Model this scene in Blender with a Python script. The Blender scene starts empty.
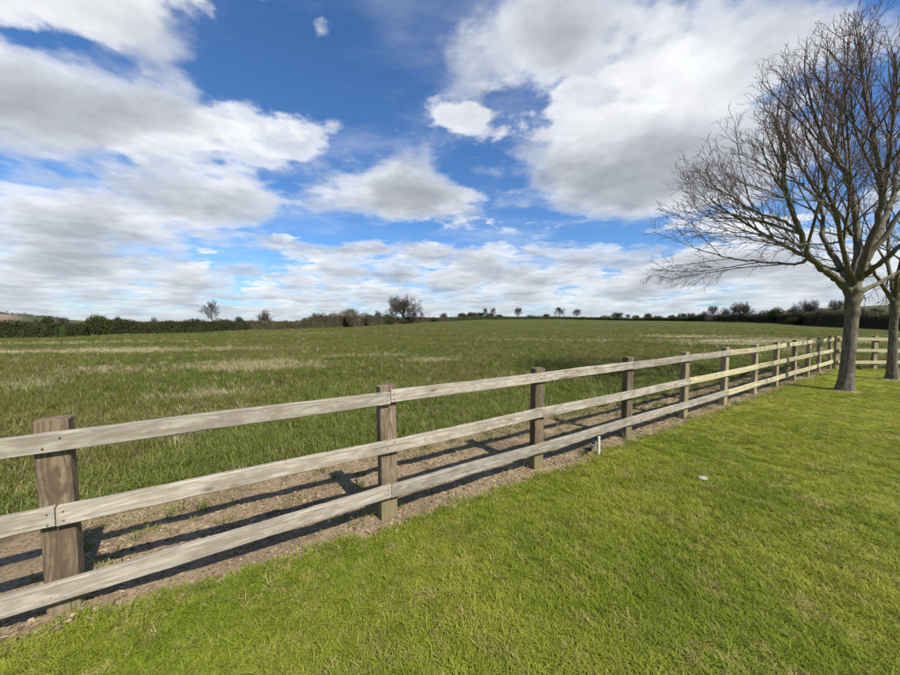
import bpy, math, random
import numpy as np
from mathutils import Vector, Matrix, Euler

random.seed(7)
rng = np.random.default_rng(7)
sc = bpy.context.scene
COL = sc.collection
R = math.radians

# ------------------------------------------------------------------ camera
F, CX, CY, HC = 338.0, 450.0, 337.5, 1.6           # focal length and centre in photo pixels, eye height
PITCH = math.atan(16.5 / F)
cam_d = bpy.data.cameras.new('camera')
cam = bpy.data.objects.new('camera', cam_d)
COL.objects.link(cam)
cam.location = (0, 0, HC)
cam.rotation_euler = (math.pi / 2 - PITCH, 0, 0)
cam_d.sensor_width = 36.0
cam_d.lens = F / 900 * 36.0
cam_d.clip_start = 0.05
cam_d.clip_end = 6000
sc.camera = cam

# ------------------------------------------------------------------ light
SUN_EL = R(46)
SUN_H = Vector((0.66, -0.75, 0)).normalized()
SUN_DIR = Vector((SUN_H.x * math.cos(SUN_EL), SUN_H.y * math.cos(SUN_EL), math.sin(SUN_EL)))
sun_d = bpy.data.lights.new('sun', 'SUN')
sun_d.energy = 5.0
sun_d.angle = R(0.53)
sun_d.color = (1.0, 0.955, 0.88)
sun = bpy.data.objects.new('sun', sun_d)
COL.objects.link(sun)
sun.location = SUN_DIR * 60
sun.rotation_euler = SUN_DIR.to_track_quat('Z', 'Y').to_euler()
sc.view_settings.view_transform = 'Standard'
sc.view_settings.look = 'None'
sc.view_settings.exposure = 0.56
sc.view_settings.gamma = 1.0
sc.view_settings.use_curve_mapping = False
sc.cycles.max_bounces = 6
sc.cycles.transparent_max_bounces = 4
sc.cycles.use_denoising = True


def pix_dir(px, py):
    u = (px - CX) / F
    v = (CY - py) / F
    return (u, math.cos(PITCH) + v * math.sin(PITCH), -math.sin(PITCH) + v * math.cos(PITCH))


def gp(px, py, z=0.0):
    d = pix_dir(px, py)
    t = (z - HC) / d[2]
    return Vector((d[0] * t, d[1] * t, z))


def at(px, py, Y):
    d = pix_dir(px, py)
    t = Y / d[1]
    return Vector((d[0] * t, Y, HC + d[2] * t))


# ------------------------------------------------------------------ node helper
class NT:
    def __init__(self, tree):
        self.t = tree
        self.n = tree.nodes
        self.l = tree.links

    def node(self, typ, **kw):
        n = self.n.new(typ)
        for k, v in kw.items():
            setattr(n, k, v)
        return n

    def put(self, sock, v):
        if hasattr(v, 'links') or isinstance(v, bpy.types.NodeSocket):
            self.l.new(v, sock)
        elif isinstance(v, (tuple, list)) and sock.type == 'RGBA' and len(v) == 3:
            sock.default_value = (*v, 1)
        else:
            sock.default_value = v

    def m(self, op, a, b=None, c=None, clamp=False):
        n = self.node('ShaderNodeMath', operation=op)
        n.use_clamp = clamp
        self.put(n.inputs[0], a)
        if b is not None:
            self.put(n.inputs[1], b)
        if c is not None:
            self.put(n.inputs[2], c)
        return n.outputs[0]

    def vm(self, op, a, b=None, out=0, scale=None):
        n = self.node('ShaderNodeVectorMath', operation=op)
        self.put(n.inputs[0], a)
        if b is not None:
            self.put(n.inputs[1], b)
        if scale is not None:
            self.put(n.inputs['Scale'], scale)
        return n.outputs[out]

    def xyz(self, x, y, z):
        n = self.node('ShaderNodeCombineXYZ')
        for i, v in enumerate((x, y, z)):
            self.put(n.inputs[i], v)
        return n.outputs[0]

    def sep(self, v):
        n = self.node('ShaderNodeSeparateXYZ')
        self.put(n.inputs[0], v)
        return n.outputs

    def smooth(self, v, a, b, lo=0.0, hi=1.0, kind='SMOOTHSTEP'):
        n = self.node('ShaderNodeMapRange', interpolation_type=kind)
        self.put(n.inputs[0], v)
        self.put(n.inputs[1], a)
        self.put(n.inputs[2], b)
        self.put(n.inputs[3], lo)
        self.put(n.inputs[4], hi)
        return n.outputs[0]

    def mix(self, f, a, b, blend='MIX'):
        n = self.node('ShaderNodeMix', data_type='RGBA', blend_type=blend)
        n.clamp_factor = True
        self.put(n.inputs[0], f)
        self.put(n.inputs[6], a)
        self.put(n.inputs[7], b)
        return n.outputs[2]

    def noise(self, vec, scale, detail=4, rough=0.5, dist=0.0, out=0):
        n = self.node('ShaderNodeTexNoise')
        if vec is not None:
            self.put(n.inputs['Vector'], vec)
        n.inputs['Scale'].default_value = scale
        n.inputs['Detail'].default_value = detail
        n.inputs['Roughness'].default_value = rough
        n.inputs['Distortion'].default_value = dist
        return n.outputs[out]

    def mapping(self, vec, scale=(1, 1, 1), loc=(0, 0, 0)):
        n = self.node('ShaderNodeMapping')
        self.put(n.inputs[0], vec)
        n.inputs['Scale'].default_value = scale
        self.put(n.inputs['Location'], loc)
        return n.outputs[0]

    def ramp(self, f, stops):
        n = self.node('ShaderNodeValToRGB')
        e = n.color_ramp.elements
        while len(e) < len(stops):
            e.new(0.5)
        for i, (p, c) in enumerate(stops):
            e[i].position = p
            e[i].color = (*c, 1)
        self.put(n.inputs[0], f)
        return n.outputs[0]


# ------------------------------------------------------------------ world: Nishita sky under a broken cumulus layer
world = bpy.data.worlds.new('World')
sc.world = world
world.use_nodes = True
world.cycles.sampling_method = 'MANUAL'
world.cycles.sample_map_resolution = 256
W = NT(world.node_tree)
W.n.clear()
SKY_STRENGTH = 0.08
EPS = 0.13


def Q(px, py):                                     # pixel -> point of the cloud plane one unit above the eye
    d = Vector(pix_dir(px, py)).normalized()
    return d.x / (d.z + EPS), d.y / (d.z + EPS)


# cloud banks (+) and clear gaps (-) seen in this part of the sky; x0,x1,y0,y1 in the view, amount
BANKS = [
    (-90, 305, 52, 162, .38), (-20, 405, 162, 236, .42), (90, 225, -30, 70, .28), (-90, 190, 150, 205, .10),
    (335, 540, 132, 218, .42), (515, 750, 114, 232, .52), (460, 640, -50, 92, .54),
    (635, 940, -70, 98, .44), (255, 420, 236, 262, .30), (-60, 250, 238, 290, .20),
    (540, 900, 244, 290, .28), (400, 560, 252, 288, .22), (690, 900, 95, 190, .20),
    (215, 450, -60, 112, -.78), (560, 655, 80, 112, -.46), (400, 520, 224, 246, -.42),
    (585, 725, 90, 112, -.30), (-60, 80, -10, 52, -.26), (460, 540, 98, 128, -.14), (530, 680, 232, 243, -.25),
]


def build_world():
    tc = W.node('ShaderNodeTexCoord')
    d = tc.outputs['Generated']
    s = W.sep(d)
    sky = W.node('ShaderNodeTexSky', sky_type='NISHITA')
    sky.sun_disc = False
    sky.sun_elevation = SUN_EL
    sky.sun_rotation = math.atan2(SUN_H.x, SUN_H.y)
    sky.altitude = 100
    sky.air_density = 1.0
    sky.dust_density = 0.6
    sky.ozone_density = 2.2
    up = W.m('ADD', W.m('MAXIMUM', s[2], 0.0), EPS)
    qx = W.m('DIVIDE', s[0], up)
    qy = W.m('DIVIDE', s[1], up)
    heights = [1.0, 1.06, 1.13, 1.22, 1.33, 1.46]
    n = len(heights)

    def banks(h):                                  # sum of the banks and gaps at one height of the layer
        tot = W.smooth(W.vm('LENGTH', W.xyz(qx, qy, 0), out=1), 2.6, 4.2, 0.0, 0.19)
        vec = W.xyz(W.m('MULTIPLY', qx, h), W.m('MULTIPLY', qy, h), 0)
        for (x0, x1, y0, y1, amp) in BANKS:
            a = Q((x0 + x1) / 2, y0)
            b = Q((x0 + x1) / 2, y1)
            ym = (y0 + y1) / 2
            rx = abs(Q(x1, ym)[0] - Q(x0, ym)[0]) / 2 * 1.2
            ry = abs(b[1] - a[1]) / 2 * 1.2
            c = ((a[0] + b[0]) / 2 / rx, (a[1] + b[1]) / 2 / ry, 0)
            e = W.node('ShaderNodeVectorMath', operation='MULTIPLY_ADD')
            W.put(e.inputs[0], vec)
            e.inputs[1].default_value = (1 / rx, 1 / ry, 0)
            e.inputs[2].default_value = (-c[0], -c[1], 0)
            d2 = W.vm('DOT_PRODUCT', e.outputs[0], e.outputs[0], out=1)
            tot = W.m('MULTIPLY_ADD', W.m('POWER', 0.12, d2), amp, tot)
        return tot

    B0 = banks(heights[0])
    B1 = banks(heights[-1])
    T = 1.0
    col = None
    for k, h in enumerate(heights):
        f = k / (n - 1)
        vec = W.xyz(W.m('MULTIPLY', qx, h), W.m('MULTIPLY', qy, h), h * 2.0)
        C = W.noise(vec, 1.45, 9, 0.56)
        C = W.m('MULTIPLY_ADD', C, 1.6, -0.41)
        C = W.m('ADD', C, W.m('MULTIPLY_ADD', W.m('SUBTRACT', B1, B0), f, B0))
        lo = 0.50 + 0.16 * f ** 1.5
        a_k = W.m('MULTIPLY', W.smooth(C, lo - 0.01, lo + 0.19 - 0.09 * f), 0.68)
        thick = W.smooth(C, lo + 0.02, lo + 0.42)
        g0 = f ** 0.7
        edge = tuple(x + (y - x) * g0 for x, y in zip((.66, .70, .76), (1.0, 1.0, 1.0)))
        core = tuple(x + (y - x) * g0 for x, y in zip((.33, .36, .41), (.80, .81, .82)))
        ck = W.mix(thick, edge, core)
        w = W.m('MULTIPLY', a_k, T)
        term = W.vm('SCALE', ck, scale=w)
        col = term if col is None else W.vm('ADD', col, term)
        T = W.m('MULTIPLY', W.m('SUBTRACT', 1.0, a_k), T)
    # billows: lighter and darker folds inside the banks
    fold = W.noise(W.xyz(W.m('MULTIPLY', qx, 1.15), W.m('MULTIPLY', qy, 1.15), 7.3), 4.6, 6, 0.6)
    col = W.vm('SCALE', col, scale=W.smooth(fold, .30, .70, .90, 1.09))
    # thin high veil
    veil = W.noise(W.mapping(W.xyz(qx, qy, 0), (0.9, 1.6, 1), (1.3, 0.4, 4)), 1.2, 6, 0.62)
    veil = W.m('MULTIPLY', W.smooth(veil, 0.46, 0.78), 0.30)
    skyc = W.vm('MULTIPLY', sky.outputs[0], (0.60, 0.96, 1.34))
    skyc = W.mix(veil, skyc, (7.5, 7.8, 8.3))
    tot = W.vm('ADD', W.vm('SCALE', col, scale=9.2), W.vm('SCALE', skyc, scale=T))
    hz = W.m('POWER', 2.718, W.m('MULTIPLY', W.m('MAXIMUM', s[2], 0.0), -16.0))
    tot = W.mix(W.m('MULTIPLY', hz, 0.45), tot, (4.7, 5.3, 6.1))
    bg = W.node('ShaderNodeBackground')
    W.l.new(tot, bg.inputs[0])
    bg.inputs[1].default_value = SKY_STRENGTH
    out = W.node('ShaderNodeOutputWorld')
    W.l.new(bg.outputs[0], out.inputs[0])


build_world()

# ------------------------------------------------------------------ helpers: meshes, objects, noise
def mesh_obj(name, verts, faces, mat=None, parent=None, smooth=False):
    me = bpy.data.meshes.new(name)
    me.from_pydata([tuple(v) for v in verts], [], faces)
    me.update()
    if mat:
        me.materials.append(mat)
    if smooth:
        me.polygons.foreach_set('use_smooth', [True] * len(me.polygons))
    o = bpy.data.objects.new(name, me)
    COL.objects.link(o)
    if parent:
        o.parent = parent
    return o


def empty(name, loc=(0, 0, 0), rz=0.0):
    o = bpy.data.objects.new(name, None)
    o.empty_display_size = 0.2
    COL.objects.link(o)
    o.location = loc
    o.rotation_euler = (0, 0, rz)
    return o


def tag(o, label=None, cat=None, group=None, kind=None):
    if label: o['label'] = label
    if cat: o['category'] = cat
    if group: o['group'] = group
    if kind: o['kind'] = kind
    return o


def _hash(ix, iy, seed):
    h = (ix.astype(np.int64) * 374761393 + iy.astype(np.int64) * 668265263 + seed * 974711) & 0x7fffffff
    h = ((h ^ (h >> 13)) * 1274126177) & 0x7fffffff
    return ((h ^ (h >> 16)) & 0xffff) / 65535.0


def vnoise(x, y, seed=0):
    x = np.asarray(x, float); y = np.asarray(y, float)
    ix = np.floor(x); iy = np.floor(y)
    fx = x - ix; fy = y - iy
    fx = fx * fx * (3 - 2 * fx); fy = fy * fy * (3 - 2 * fy)
    a = _hash(ix, iy, seed); b = _hash(ix + 1, iy, seed)
    c = _hash(ix, iy + 1, seed); d = _hash(ix + 1, iy + 1, seed)
    return (a + (b - a) * fx) * (1 - fy) + (c + (d - c) * fx) * fy


def fbm(x, y, seed=0, oct=4):
    t = 0.0; a = 0.5; n = 0.0
    for i in range(oct):
        t = t + a * vnoise(np.asarray(x) * 2 ** i, np.asarray(y) * 2 ** i, seed + i * 17)
        n += a; a *= 0.5
    return t / n


def sstep(a, b, v):
    t = np.clip((v - a) / (b - a), 0, 1)
    return t * t * (3 - 2 * t)


# ------------------------------------------------------------------ layout of the fence line and of the field boundary
FD = Vector((0.8387, 0.5446, 0)).normalized()      # along the long fence
FN = Vector((-FD.y, FD.x, 0))                      # towards the field
FC = Vector((5.689, 6.717, 0))
RET_Y = 11.24                                      # return fence runs along +X from the corner


def fence_t(px, py):
    """parameter along the fence line of the post whose foot is seen in this direction"""
    d = pix_dir(px, py)
    dx, dy = d[0], d[1]
    # FC + t FD parallel to (dx,dy)
    return (FC.y * dx - FC.x * dy) / (FD.x * dy - FD.y * dx)


POST_PX = [(68, 612), (388, 519), (536, 474), (626, 438), (683, 416), (723, 403), (753, 395), (775, 387.5),
           (793, 380), (807, 376), (818, 372), (829, 369)]
POST_T = [fence_t(*p) for p in POST_PX]
POST_T = [POST_T[0] - 1.78] + POST_T
CORNER = FC + FD * POST_T[-1]

BOUND = [(-60, 339, 47), (0, 338, 50), (60, 337, 53), (120, 334, 62), (200, 333, 72), (240, 330.5, 80), (300, 329, 95), (350, 327, 116),
         (400, 324, 142), (440, 321.5, 168), (480, 319.6, 190), (560, 319.2, 210), (600, 320.2, 200), (650, 321.6, 180),
         (700, 323.5, 150), (760, 325.5, 116), (820, 328.5, 92), (900, 331.5, 76), (980, 334, 62)]
_bth, _br, _bh = [], [], []
for bx, by, Y in BOUND:
    p = at(bx, by, Y)
    _bth.append(math.atan2(p.x, p.y)); _br.append(math.hypot(p.x, p.y)); _bh.append(p.z)


def bound_at(px):
    """point on the ground at the foot of the field boundary in that direction"""
    xs = [b[0] for b in BOUND]
    Y = float(np.interp(px, xs, [b[2] for b in BOUND]))
    y = float(np.interp(px, xs, [b[1] for b in BOUND]))
    return at(px, y, Y)


def berm(x, y):
    dx = np.asarray(x, float) - FC.x; dy = np.asarray(y, float) - FC.y
    t = dx * FD.x + dy * FD.y; sd = dx * FN.x + dy * FN.y
    return 0.085 * sstep(-7.6, -9.3, t) * np.exp(-(sd / 0.75) ** 2)


def ground(x, y):
    x = np.asarray(x, float); y = np.asarray(y, float)
    th = np.arctan2(x, y); r = np.hypot(x, y)
    back = 1 - sstep(R(56), R(115), np.abs(th))
    rb = np.interp(th, _bth, _br); hb = np.interp(th, _bth, _bh) * back
    t = r / rb
    h = hb * np.clip((t - 0.15) / 0.85, 0, None) ** 1.35
    h = np.where(t > 1, hb + (hb * 1.35 / 0.85) * np.clip(t - 1, 0, 0.25), h)
    # rolling country behind the boundary
    far = sstep(1.15, 3.2, t)
    hill_r = 11.0 * np.exp(-((th - R(54)) / R(14)) ** 2) * sstep(110, 270, r)
    hill_l = 15.0 * np.exp(-((th + R(57)) / R(9)) ** 2) * sstep(260, 640, r)
    h = h * (1 - far * 0.8) + hill_r + hill_l + far * (-2.5)
    h = h + 0.35 * (fbm(x / 22, y / 22, 5) - 0.5) * sstep(14, 40, r)
    return h - 0.02 + berm(x, y)


GZ = lambda x, y: float(ground(x, y))

# dry, bleached drifts of grass in the field: (px, py, half length m, half depth m, strength)
DRY = [(60, 352, 7.5, 1.3, 1.0), (150, 351, 5, .8, .9), (245, 369, 1.8, .55, 1.0), (262, 364, 2.2, .5, .7), (75, 343, 8, 1.0, .5),
       (20, 344, 6, 1.0, .6), (310, 334, 5.0, .7, .7), (575, 341, 6, .6, .5), (770, 341, 8, 1.6, .95), (735, 344, 3.5, 1.1, .8), (690, 336.5, 5, 1.4, .9),
        (830, 340, 8, 1.2, .9),
       (435, 361, 1.0, .45, .8), (360, 357, 1.6, .4, .6), (870, 352, 5, 1.0, .6),
       (30, 385, .9, .4, .6), (120, 372, 1.4, .5, .45), (210, 395, .8, .3, .5)]
DRYW = []
for (px, py, a, b, s_) in DRY:
    z = -0.02
    for _ in range(3):
        p = gp(px, py, z); z = GZ(p.x, p.y)
    p = gp(px, py, z)
    DRYW.append((p.x, p.y, a, b, s_))


def dryness(x, y):
    x = np.asarray(x, float); y = np.asarray(y, float)
    t = np.zeros_like(x)
    wx = x + 1.2 * (fbm(x / 2.1, y / 2.1, 31) - .5); wy = y + 1.6 * (fbm(x / 2.3, y / 2.3, 37) - .5)
    for (cx, cy, a, b, s_) in DRYW:
        # drifts lie across the line of sight
        L = math.hypot(cx, cy); ux, uy = cx / L, cy / L
        al = (wx - cx) * 0.94 + (wy - cy) * 0.34 * 0
        ac = (wy - cy)
        d2 = (al / a) ** 2 + (ac / b) ** 2
        t = np.maximum(t, s_ * np.exp(-d2 * 0.9))
    n = fbm(x / 1.3, y / 1.3, 41)
    return np.clip(t * (0.55 + 0.9 * n), 0, 1)


# ------------------------------------------------------------------ materials
def new_mat(name):
    m = bpy.data.materials.new(name)
    m.use_nodes = True
    m.node_tree.nodes.clear()
    T = NT(m.node_tree)
    out = T.node('ShaderNodeOutputMaterial')
    return m, T, out


def principled(T, out, col, rough=0.8, spec=0.3, bump=None, bstr=0.3, bdist=0.01):
    p = T.node('ShaderNodeBsdfPrincipled')
    T.put(p.inputs['Base Color'], col)
    T.put(p.inputs['Roughness'], rough)
    p.inputs['Specular IOR Level'].default_value = spec
    if bump is not None:
        b = T.node('ShaderNodeBump')
        b.inputs['Strength'].default_value = bstr
        b.inputs['Distance'].default_value = bdist
        T.put(b.inputs['Height'], bump)
        T.l.new(b.outputs[0], p.inputs['Normal'])
    T.l.new(p.outputs[0], out.inputs[0])
    return p


def leaf_mat(name, colour_fn, trans=0.35, rough=0.6):
    m, T, out = new_mat(name)
    col = colour_fn(T)
    d = T.node('ShaderNodeBsdfPrincipled')
    T.put(d.inputs['Base Color'], col)
    d.inputs['Roughness'].default_value = rough
    d.inputs['Specular IOR Level'].default_value = 0.10
    t = T.node('ShaderNodeBsdfTranslucent')
    T.put(t.inputs[0], T.mix(0.35, col, (.26, .28, .035)))
    mx = T.node('ShaderNodeMixShader')
    mx.inputs[0].default_value = trans
    T.l.new(d.outputs[0], mx.inputs[1])
    T.l.new(t.outputs[0], mx.inputs[2])
    T.l.new(mx.outputs[0], out.inputs[0])
    return m


def pos(T):
    return T.node('ShaderNodeNewGeometry').outputs['Position']


def inst(T, nm):
    a = T.node('ShaderNodeAttribute', attribute_type='INSTANCER')
    a.attribute_name = nm
    return a.outputs['Fac']


def lawn_col(T):
    p = pos(T)
    big = T.noise(p, 0.8, 4, 0.6)
    mid = T.noise(T.mapping(p, (1, 1, 0.0)), 3.6, 4, 0.65)
    rnd = inst(T, 'tint')
    c = T.mix(T.smooth(big, .36, .66), (.200, .258, .024), (.350, .350, .050))
    c = T.mix(T.smooth(mid, .54, .70), c, (.40, .335, .10))
    olive = T.noise(T.mapping(p, (1, 1, 0), (5, 2, 0)), 2.3, 5, 0.7)
    c = T.mix(T.m('MULTIPLY', T.smooth(olive, .50, .68), .6), c, (.155, .165, .028))
    c = T.mix(T.smooth(rnd, .90, .98), c, (.40, .32, .14))
    c = T.mix(T.m('MULTIPLY', T.smooth(rnd, .0, .5, 1.0, .0), .6), c, (.105, .150, .016))
    return c


def field_col(T):
    p = pos(T)
    big = T.noise(T.mapping(p, (1, 1, 0)), 0.16, 4, 0.6)
    rnd = inst(T, 'tint')
    c = T.mix(T.smooth(big, .38, .62), (.112, .145, .024), (.172, .162, .044))
    c = T.mix(T.smooth(rnd, .62, .85), c, (.155, .128, .052))
    c = T.mix(T.smooth(rnd, .92, .98), c, (.27, .23, .095))
    return c


M = {}
M['lawn_blade'] = leaf_mat('lawn_blade', lawn_col, 0.38)
M['field_blade'] = leaf_mat('field_blade', field_col, 0.30)
M['lush_blade'] = leaf_mat('lush_blade', lambda T: T.mix(T.smooth(inst(T, 'tint'), .2, .9), (.105, .145, .024), (.205, .205, .056)), 0.32)
M['dry_blade'] = leaf_mat('dry_blade', lambda T: T.mix(inst(T, 'tint'), (.27, .22, .105), (.45, .385, .225)), 0.25)


def ground_mats():
    # lawn turf under the blades
    m, T, out = new_mat('lawn_turf')
    p = pos(T)
    big = T.noise(p, 0.9, 3, 0.55)
    fine = T.noise(p, 38, 4, 0.7)
    c = T.mix(T.smooth(big, .36, .66), (.14, .17, .012), (.22, .22, .024))
    c = T.mix(T.smooth(fine, .45, .68), c, (.16, .14, .040))
    principled(T, out, c, 0.95, 0.1, fine, 0.8, 0.03)
    M['lawn_turf'] = m
    # field
    m, T, out = new_mat('field_ground')
    p = pos(T)
    big = T.noise(T.mapping(p, (1, 1, 0)), 0.16, 4, 0.6)
    strk = T.noise(T.mapping(p, (0.10, 0.62, 0)), 1.0, 5, 0.6)
    mid = T.noise(p, 1.7, 5, 0.65)
    fine = T.noise(p, 13, 4, 0.7)
    c = T.mix(T.smooth(big, .38, .62), (.058, .074, .013), (.088, .084, .024))
    c = T.mix(T.m('MULTIPLY', T.smooth(mid, .50, .72), .7), c, (.062, .048, .018))
    c = T.mix(T.m('MULTIPLY', T.smooth(fine, .50, .70), .6), c, (.030, .042, .008))
    c = T.mix(T.m('MULTIPLY', T.smooth(strk, .60, .74), .45), c, (.105, .095, .035))
    a = T.node('ShaderNodeAttribute'); a.attribute_name = 'dry'
    dd = T.m('ADD', a.outputs['Fac'], T.m('MULTIPLY_ADD', mid, .9, -.45))
    c = T.mix(T.smooth(dd, .30, .62), c, (.33, .28, .155))
    f = T.node('ShaderNodeAttribute'); f.attribute_name = 'far'
    patch = T.noise(T.mapping(p, (1, 1, 0)), 0.006, 2, 0.5)
    farc = T.ramp(patch, [(.38, (.045, .060, .018)), (.48, (.070, .085, .026)), (.56, (.085, .082, .034)), (.64, (.055, .068, .024))])
    g = T.node('ShaderNodeAttribute'); g.attribute_name = 'plough'
    farc = T.mix(g.outputs['Fac'], farc, T.mix(T.smooth(mid, .4, .6), (.20, .135, .095), (.26, .19, .14)))
    c = T.mix(f.outputs['Fac'], c, farc)
    principled(T, out, c, 0.95, 0.1, fine, 0.9, 0.06)
    M['field_ground'] = m
    # bare strip
    m, T, out = new_mat('bare_soil')
    p = pos(T)
    n1 = T.noise(p, 2.6, 5, 0.7)
    n2 = T.noise(p, 46, 5, 0.75)
    c = T.mix(T.smooth(n1, .35, .65), (.25, .170, .096), (.41, .30, .182))
    c = T.mix(T.smooth(n2, .48, .70), c, (.38, .29, .185))
    c = T.mix(T.smooth(n2, .50, .34), c, (.085, .058, .034))
    n0 = T.noise(p, 1.3, 4, 0.65)
    c = T.mix(T.m('MULTIPLY', T.smooth(n0, .50, .64), .75), c, (.105, .074, .042))
    g0 = T.noise(T.mapping(p, (1, 1, 1), (9, 4, 0)), 1.9, 4, 0.7)
    c = T.mix(T.m('MULTIPLY', T.smooth(g0, .56, .68), .6), c, (.085, .092, .028))
    principled(T, out, c, 0.95, 0.15, n2, 1.0, 0.03)
    M['bare_soil'] = m


ground_mats()


def wood_mat(name, light, dark, stain, ring=0.0, algae=0.0, heart=(0, .09, .02)):
    m, T, out = new_mat(name)
    tc = T.node('ShaderNodeTexCoord').outputs['Object']
    oi = T.node('ShaderNodeObjectInfo').outputs['Random']
    off = T.xyz(T.m('MULTIPLY', oi, 37.0), T.m('MULTIPLY', oi, 11.0), T.m('MULTIPLY', oi, 5.0))
    v = T.vm('ADD', tc, off)
    # grain runs along local X
    g1 = T.noise(T.mapping(v, (2.2, 45, 45)), 1.0, 5, 0.65)
    g2 = T.noise(T.mapping(v, (6, 190, 190)), 1.0, 3, 0.6)
    blot = T.noise(T.mapping(v, (1, 2.2, 2.2)), 4.2, 5, 0.68)
    # growth rings round a heart that wanders along the board, cut open by the faces
    wob = T.noise(T.mapping(v, (1.5, .4, .4)), 1.0, 2, 0.5, out=1)
    rv = T.vm('ADD', T.vm('ADD', T.mapping(tc, (.045, 1, 1)), heart), T.vm('SCALE', T.vm('SUBTRACT', wob, (.5, .5, .5)), scale=.16))
    w = T.node('ShaderNodeTexWave', wave_type='RINGS', rings_direction='X', wave_profile='SAW')
    T.l.new(rv, w.inputs['Vector'])
    w.inputs['Scale'].default_value = 22.0
    w.inputs['Distortion'].default_value = 1.2
    w.inputs['Detail'].default_value = 2.0
    w.inputs['Detail Scale'].default_value = 1.5
    knots = T.node('ShaderNodeTexVoronoi', feature='F1')
    T.l.new(T.mapping(v, (2.6, 8.5, 8.5)), knots.inputs['Vector'])
    knots.inputs['Scale'].default_value = 1.0
    c = T.mix(T.smooth(g1, .34, .66), dark, light)
    c = T.mix(T.m('MULTIPLY', T.smooth(w.outputs['Fac'], .30, .95), ring), c, stain)
    c = T.mix(T.m('MULTIPLY', T.smooth(g2, .55, .72), .45), c, dark)
    c = T.mix(T.m('MULTIPLY', T.smooth(blot, .44, .62), .75), c, stain)
    c = T.mix(T.m('MULTIPLY', T.smooth(knots.outputs['Distance'], .14, .04), .8), c, (.085, .066, .048))
    tone = T.m('MULTIPLY_ADD', oi, .26, .86)
    c = T.vm('SCALE', c, scale=tone)
    if algae:
        z = T.sep(pos(T))[2]
        al = T.m('MULTIPLY', T.smooth(z, .30, .02), T.smooth(blot, .35, .6))
        c = T.mix(T.m('MULTIPLY', al, algae), c, (.21, .19, .075))
    crk = T.noise(T.mapping(v, (1.6, 75, 75)), 1.0, 2, 0.5)
    ck_ = T.smooth(crk, .665, .69)
    c = T.mix(T.m('MULTIPLY', ck_, .8), c, (.06, .045, .032))
    h = T.m('ADD', T.m('MULTIPLY', g1, .7), T.m('MULTIPLY_ADD', g2, .5, T.m('MULTIPLY', ck_, -1.5)))
    principled(T, out, c, 0.85, 0.2, h, 0.6, 0.004)
    return m


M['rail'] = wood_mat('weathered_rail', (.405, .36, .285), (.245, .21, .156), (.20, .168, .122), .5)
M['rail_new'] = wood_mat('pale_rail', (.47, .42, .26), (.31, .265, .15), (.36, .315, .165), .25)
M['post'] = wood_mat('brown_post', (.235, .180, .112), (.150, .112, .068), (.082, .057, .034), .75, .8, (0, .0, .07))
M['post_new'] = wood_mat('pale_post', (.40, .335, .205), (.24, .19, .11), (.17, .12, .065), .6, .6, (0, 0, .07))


def plain(name, col, rough=0.5, spec=0.5, metal=0.0, var=0.0, scale=30):
    m, T, out = new_mat(name)
    n = T.noise(T.node('ShaderNodeTexCoord').outputs['Object'], scale, 3, 0.6)
    c = T.mix(T.m('MULTIPLY', T.smooth(n, .4, .7), var), col, tuple(x * .35 for x in col))
    p = principled(T, out, c, rough, spec)
    p.inputs['Metallic'].default_value = metal
    return m


M['nail'] = plain('rusty_nail', (.20, .17, .14), .6, .4, .6, .5, 300)
M['white_plastic'] = plain('white_plastic', (.44, .44, .41), .7, .5, 0, .25, 60)
M['black_plastic'] = plain('black_plastic', (.022, .023, .028), .35, .5, 0, .3, 60)
M['pale_stone'] = plain('pale_stone', (.30, .26, .20), .9, .2, 0, .5, 40)


def bark_mat(name, a, b, moss, twig=False):
    m, T, out = new_mat(name)
    tc = T.node('ShaderNodeTexCoord').outputs['Object']
    n1 = T.noise(T.mapping(tc, (5, 5, 1.4)), 3.0, 5, 0.65)
    n2 = T.noise(T.mapping(tc, (1, 1, .55)), 34.0, 4, 0.7)
    c = T.mix(T.smooth(n1, .35, .65), a, b)
    c = T.mix(T.smooth(n2, .50, .72), c, tuple(x * .4 for x in a))
    if moss:
        n3 = T.noise(tc, 2.4, 4, 0.6)
        z = T.sep(tc)[2]
        up = T.m('MULTIPLY', T.smooth(z, 0.9, 2.0), T.smooth(z, 6.0, 3.4))
        c = T.mix(T.m('MULTIPLY', T.m('MULTIPLY', T.smooth(n3, .36, .6), up), moss), c, (.105, .108, .030))
    principled(T, out, c, 0.9, 0.15, n2, 0.9 if not twig else 0.2, 0.02)
    return m


M['bark'] = bark_mat('grey_bark', (.085, .070, .052), (.190, .162, .122), .45)
M['twig'] = bark_mat('red_brown_twig', (.125, .078, .065), (.19, .118, .096), 0, True)
M['far_bark'] = bark_mat('far_bark', (.055, .046, .038), (.090, .075, .060), 0, True)


def foliage(name, stops, scale=.35):
    def fn(T):
        n = T.noise(pos(T), scale, 5, 0.7)
        return T.ramp(n, stops)
    return leaf_mat(name, fn, 0.15, 0.85)


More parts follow.
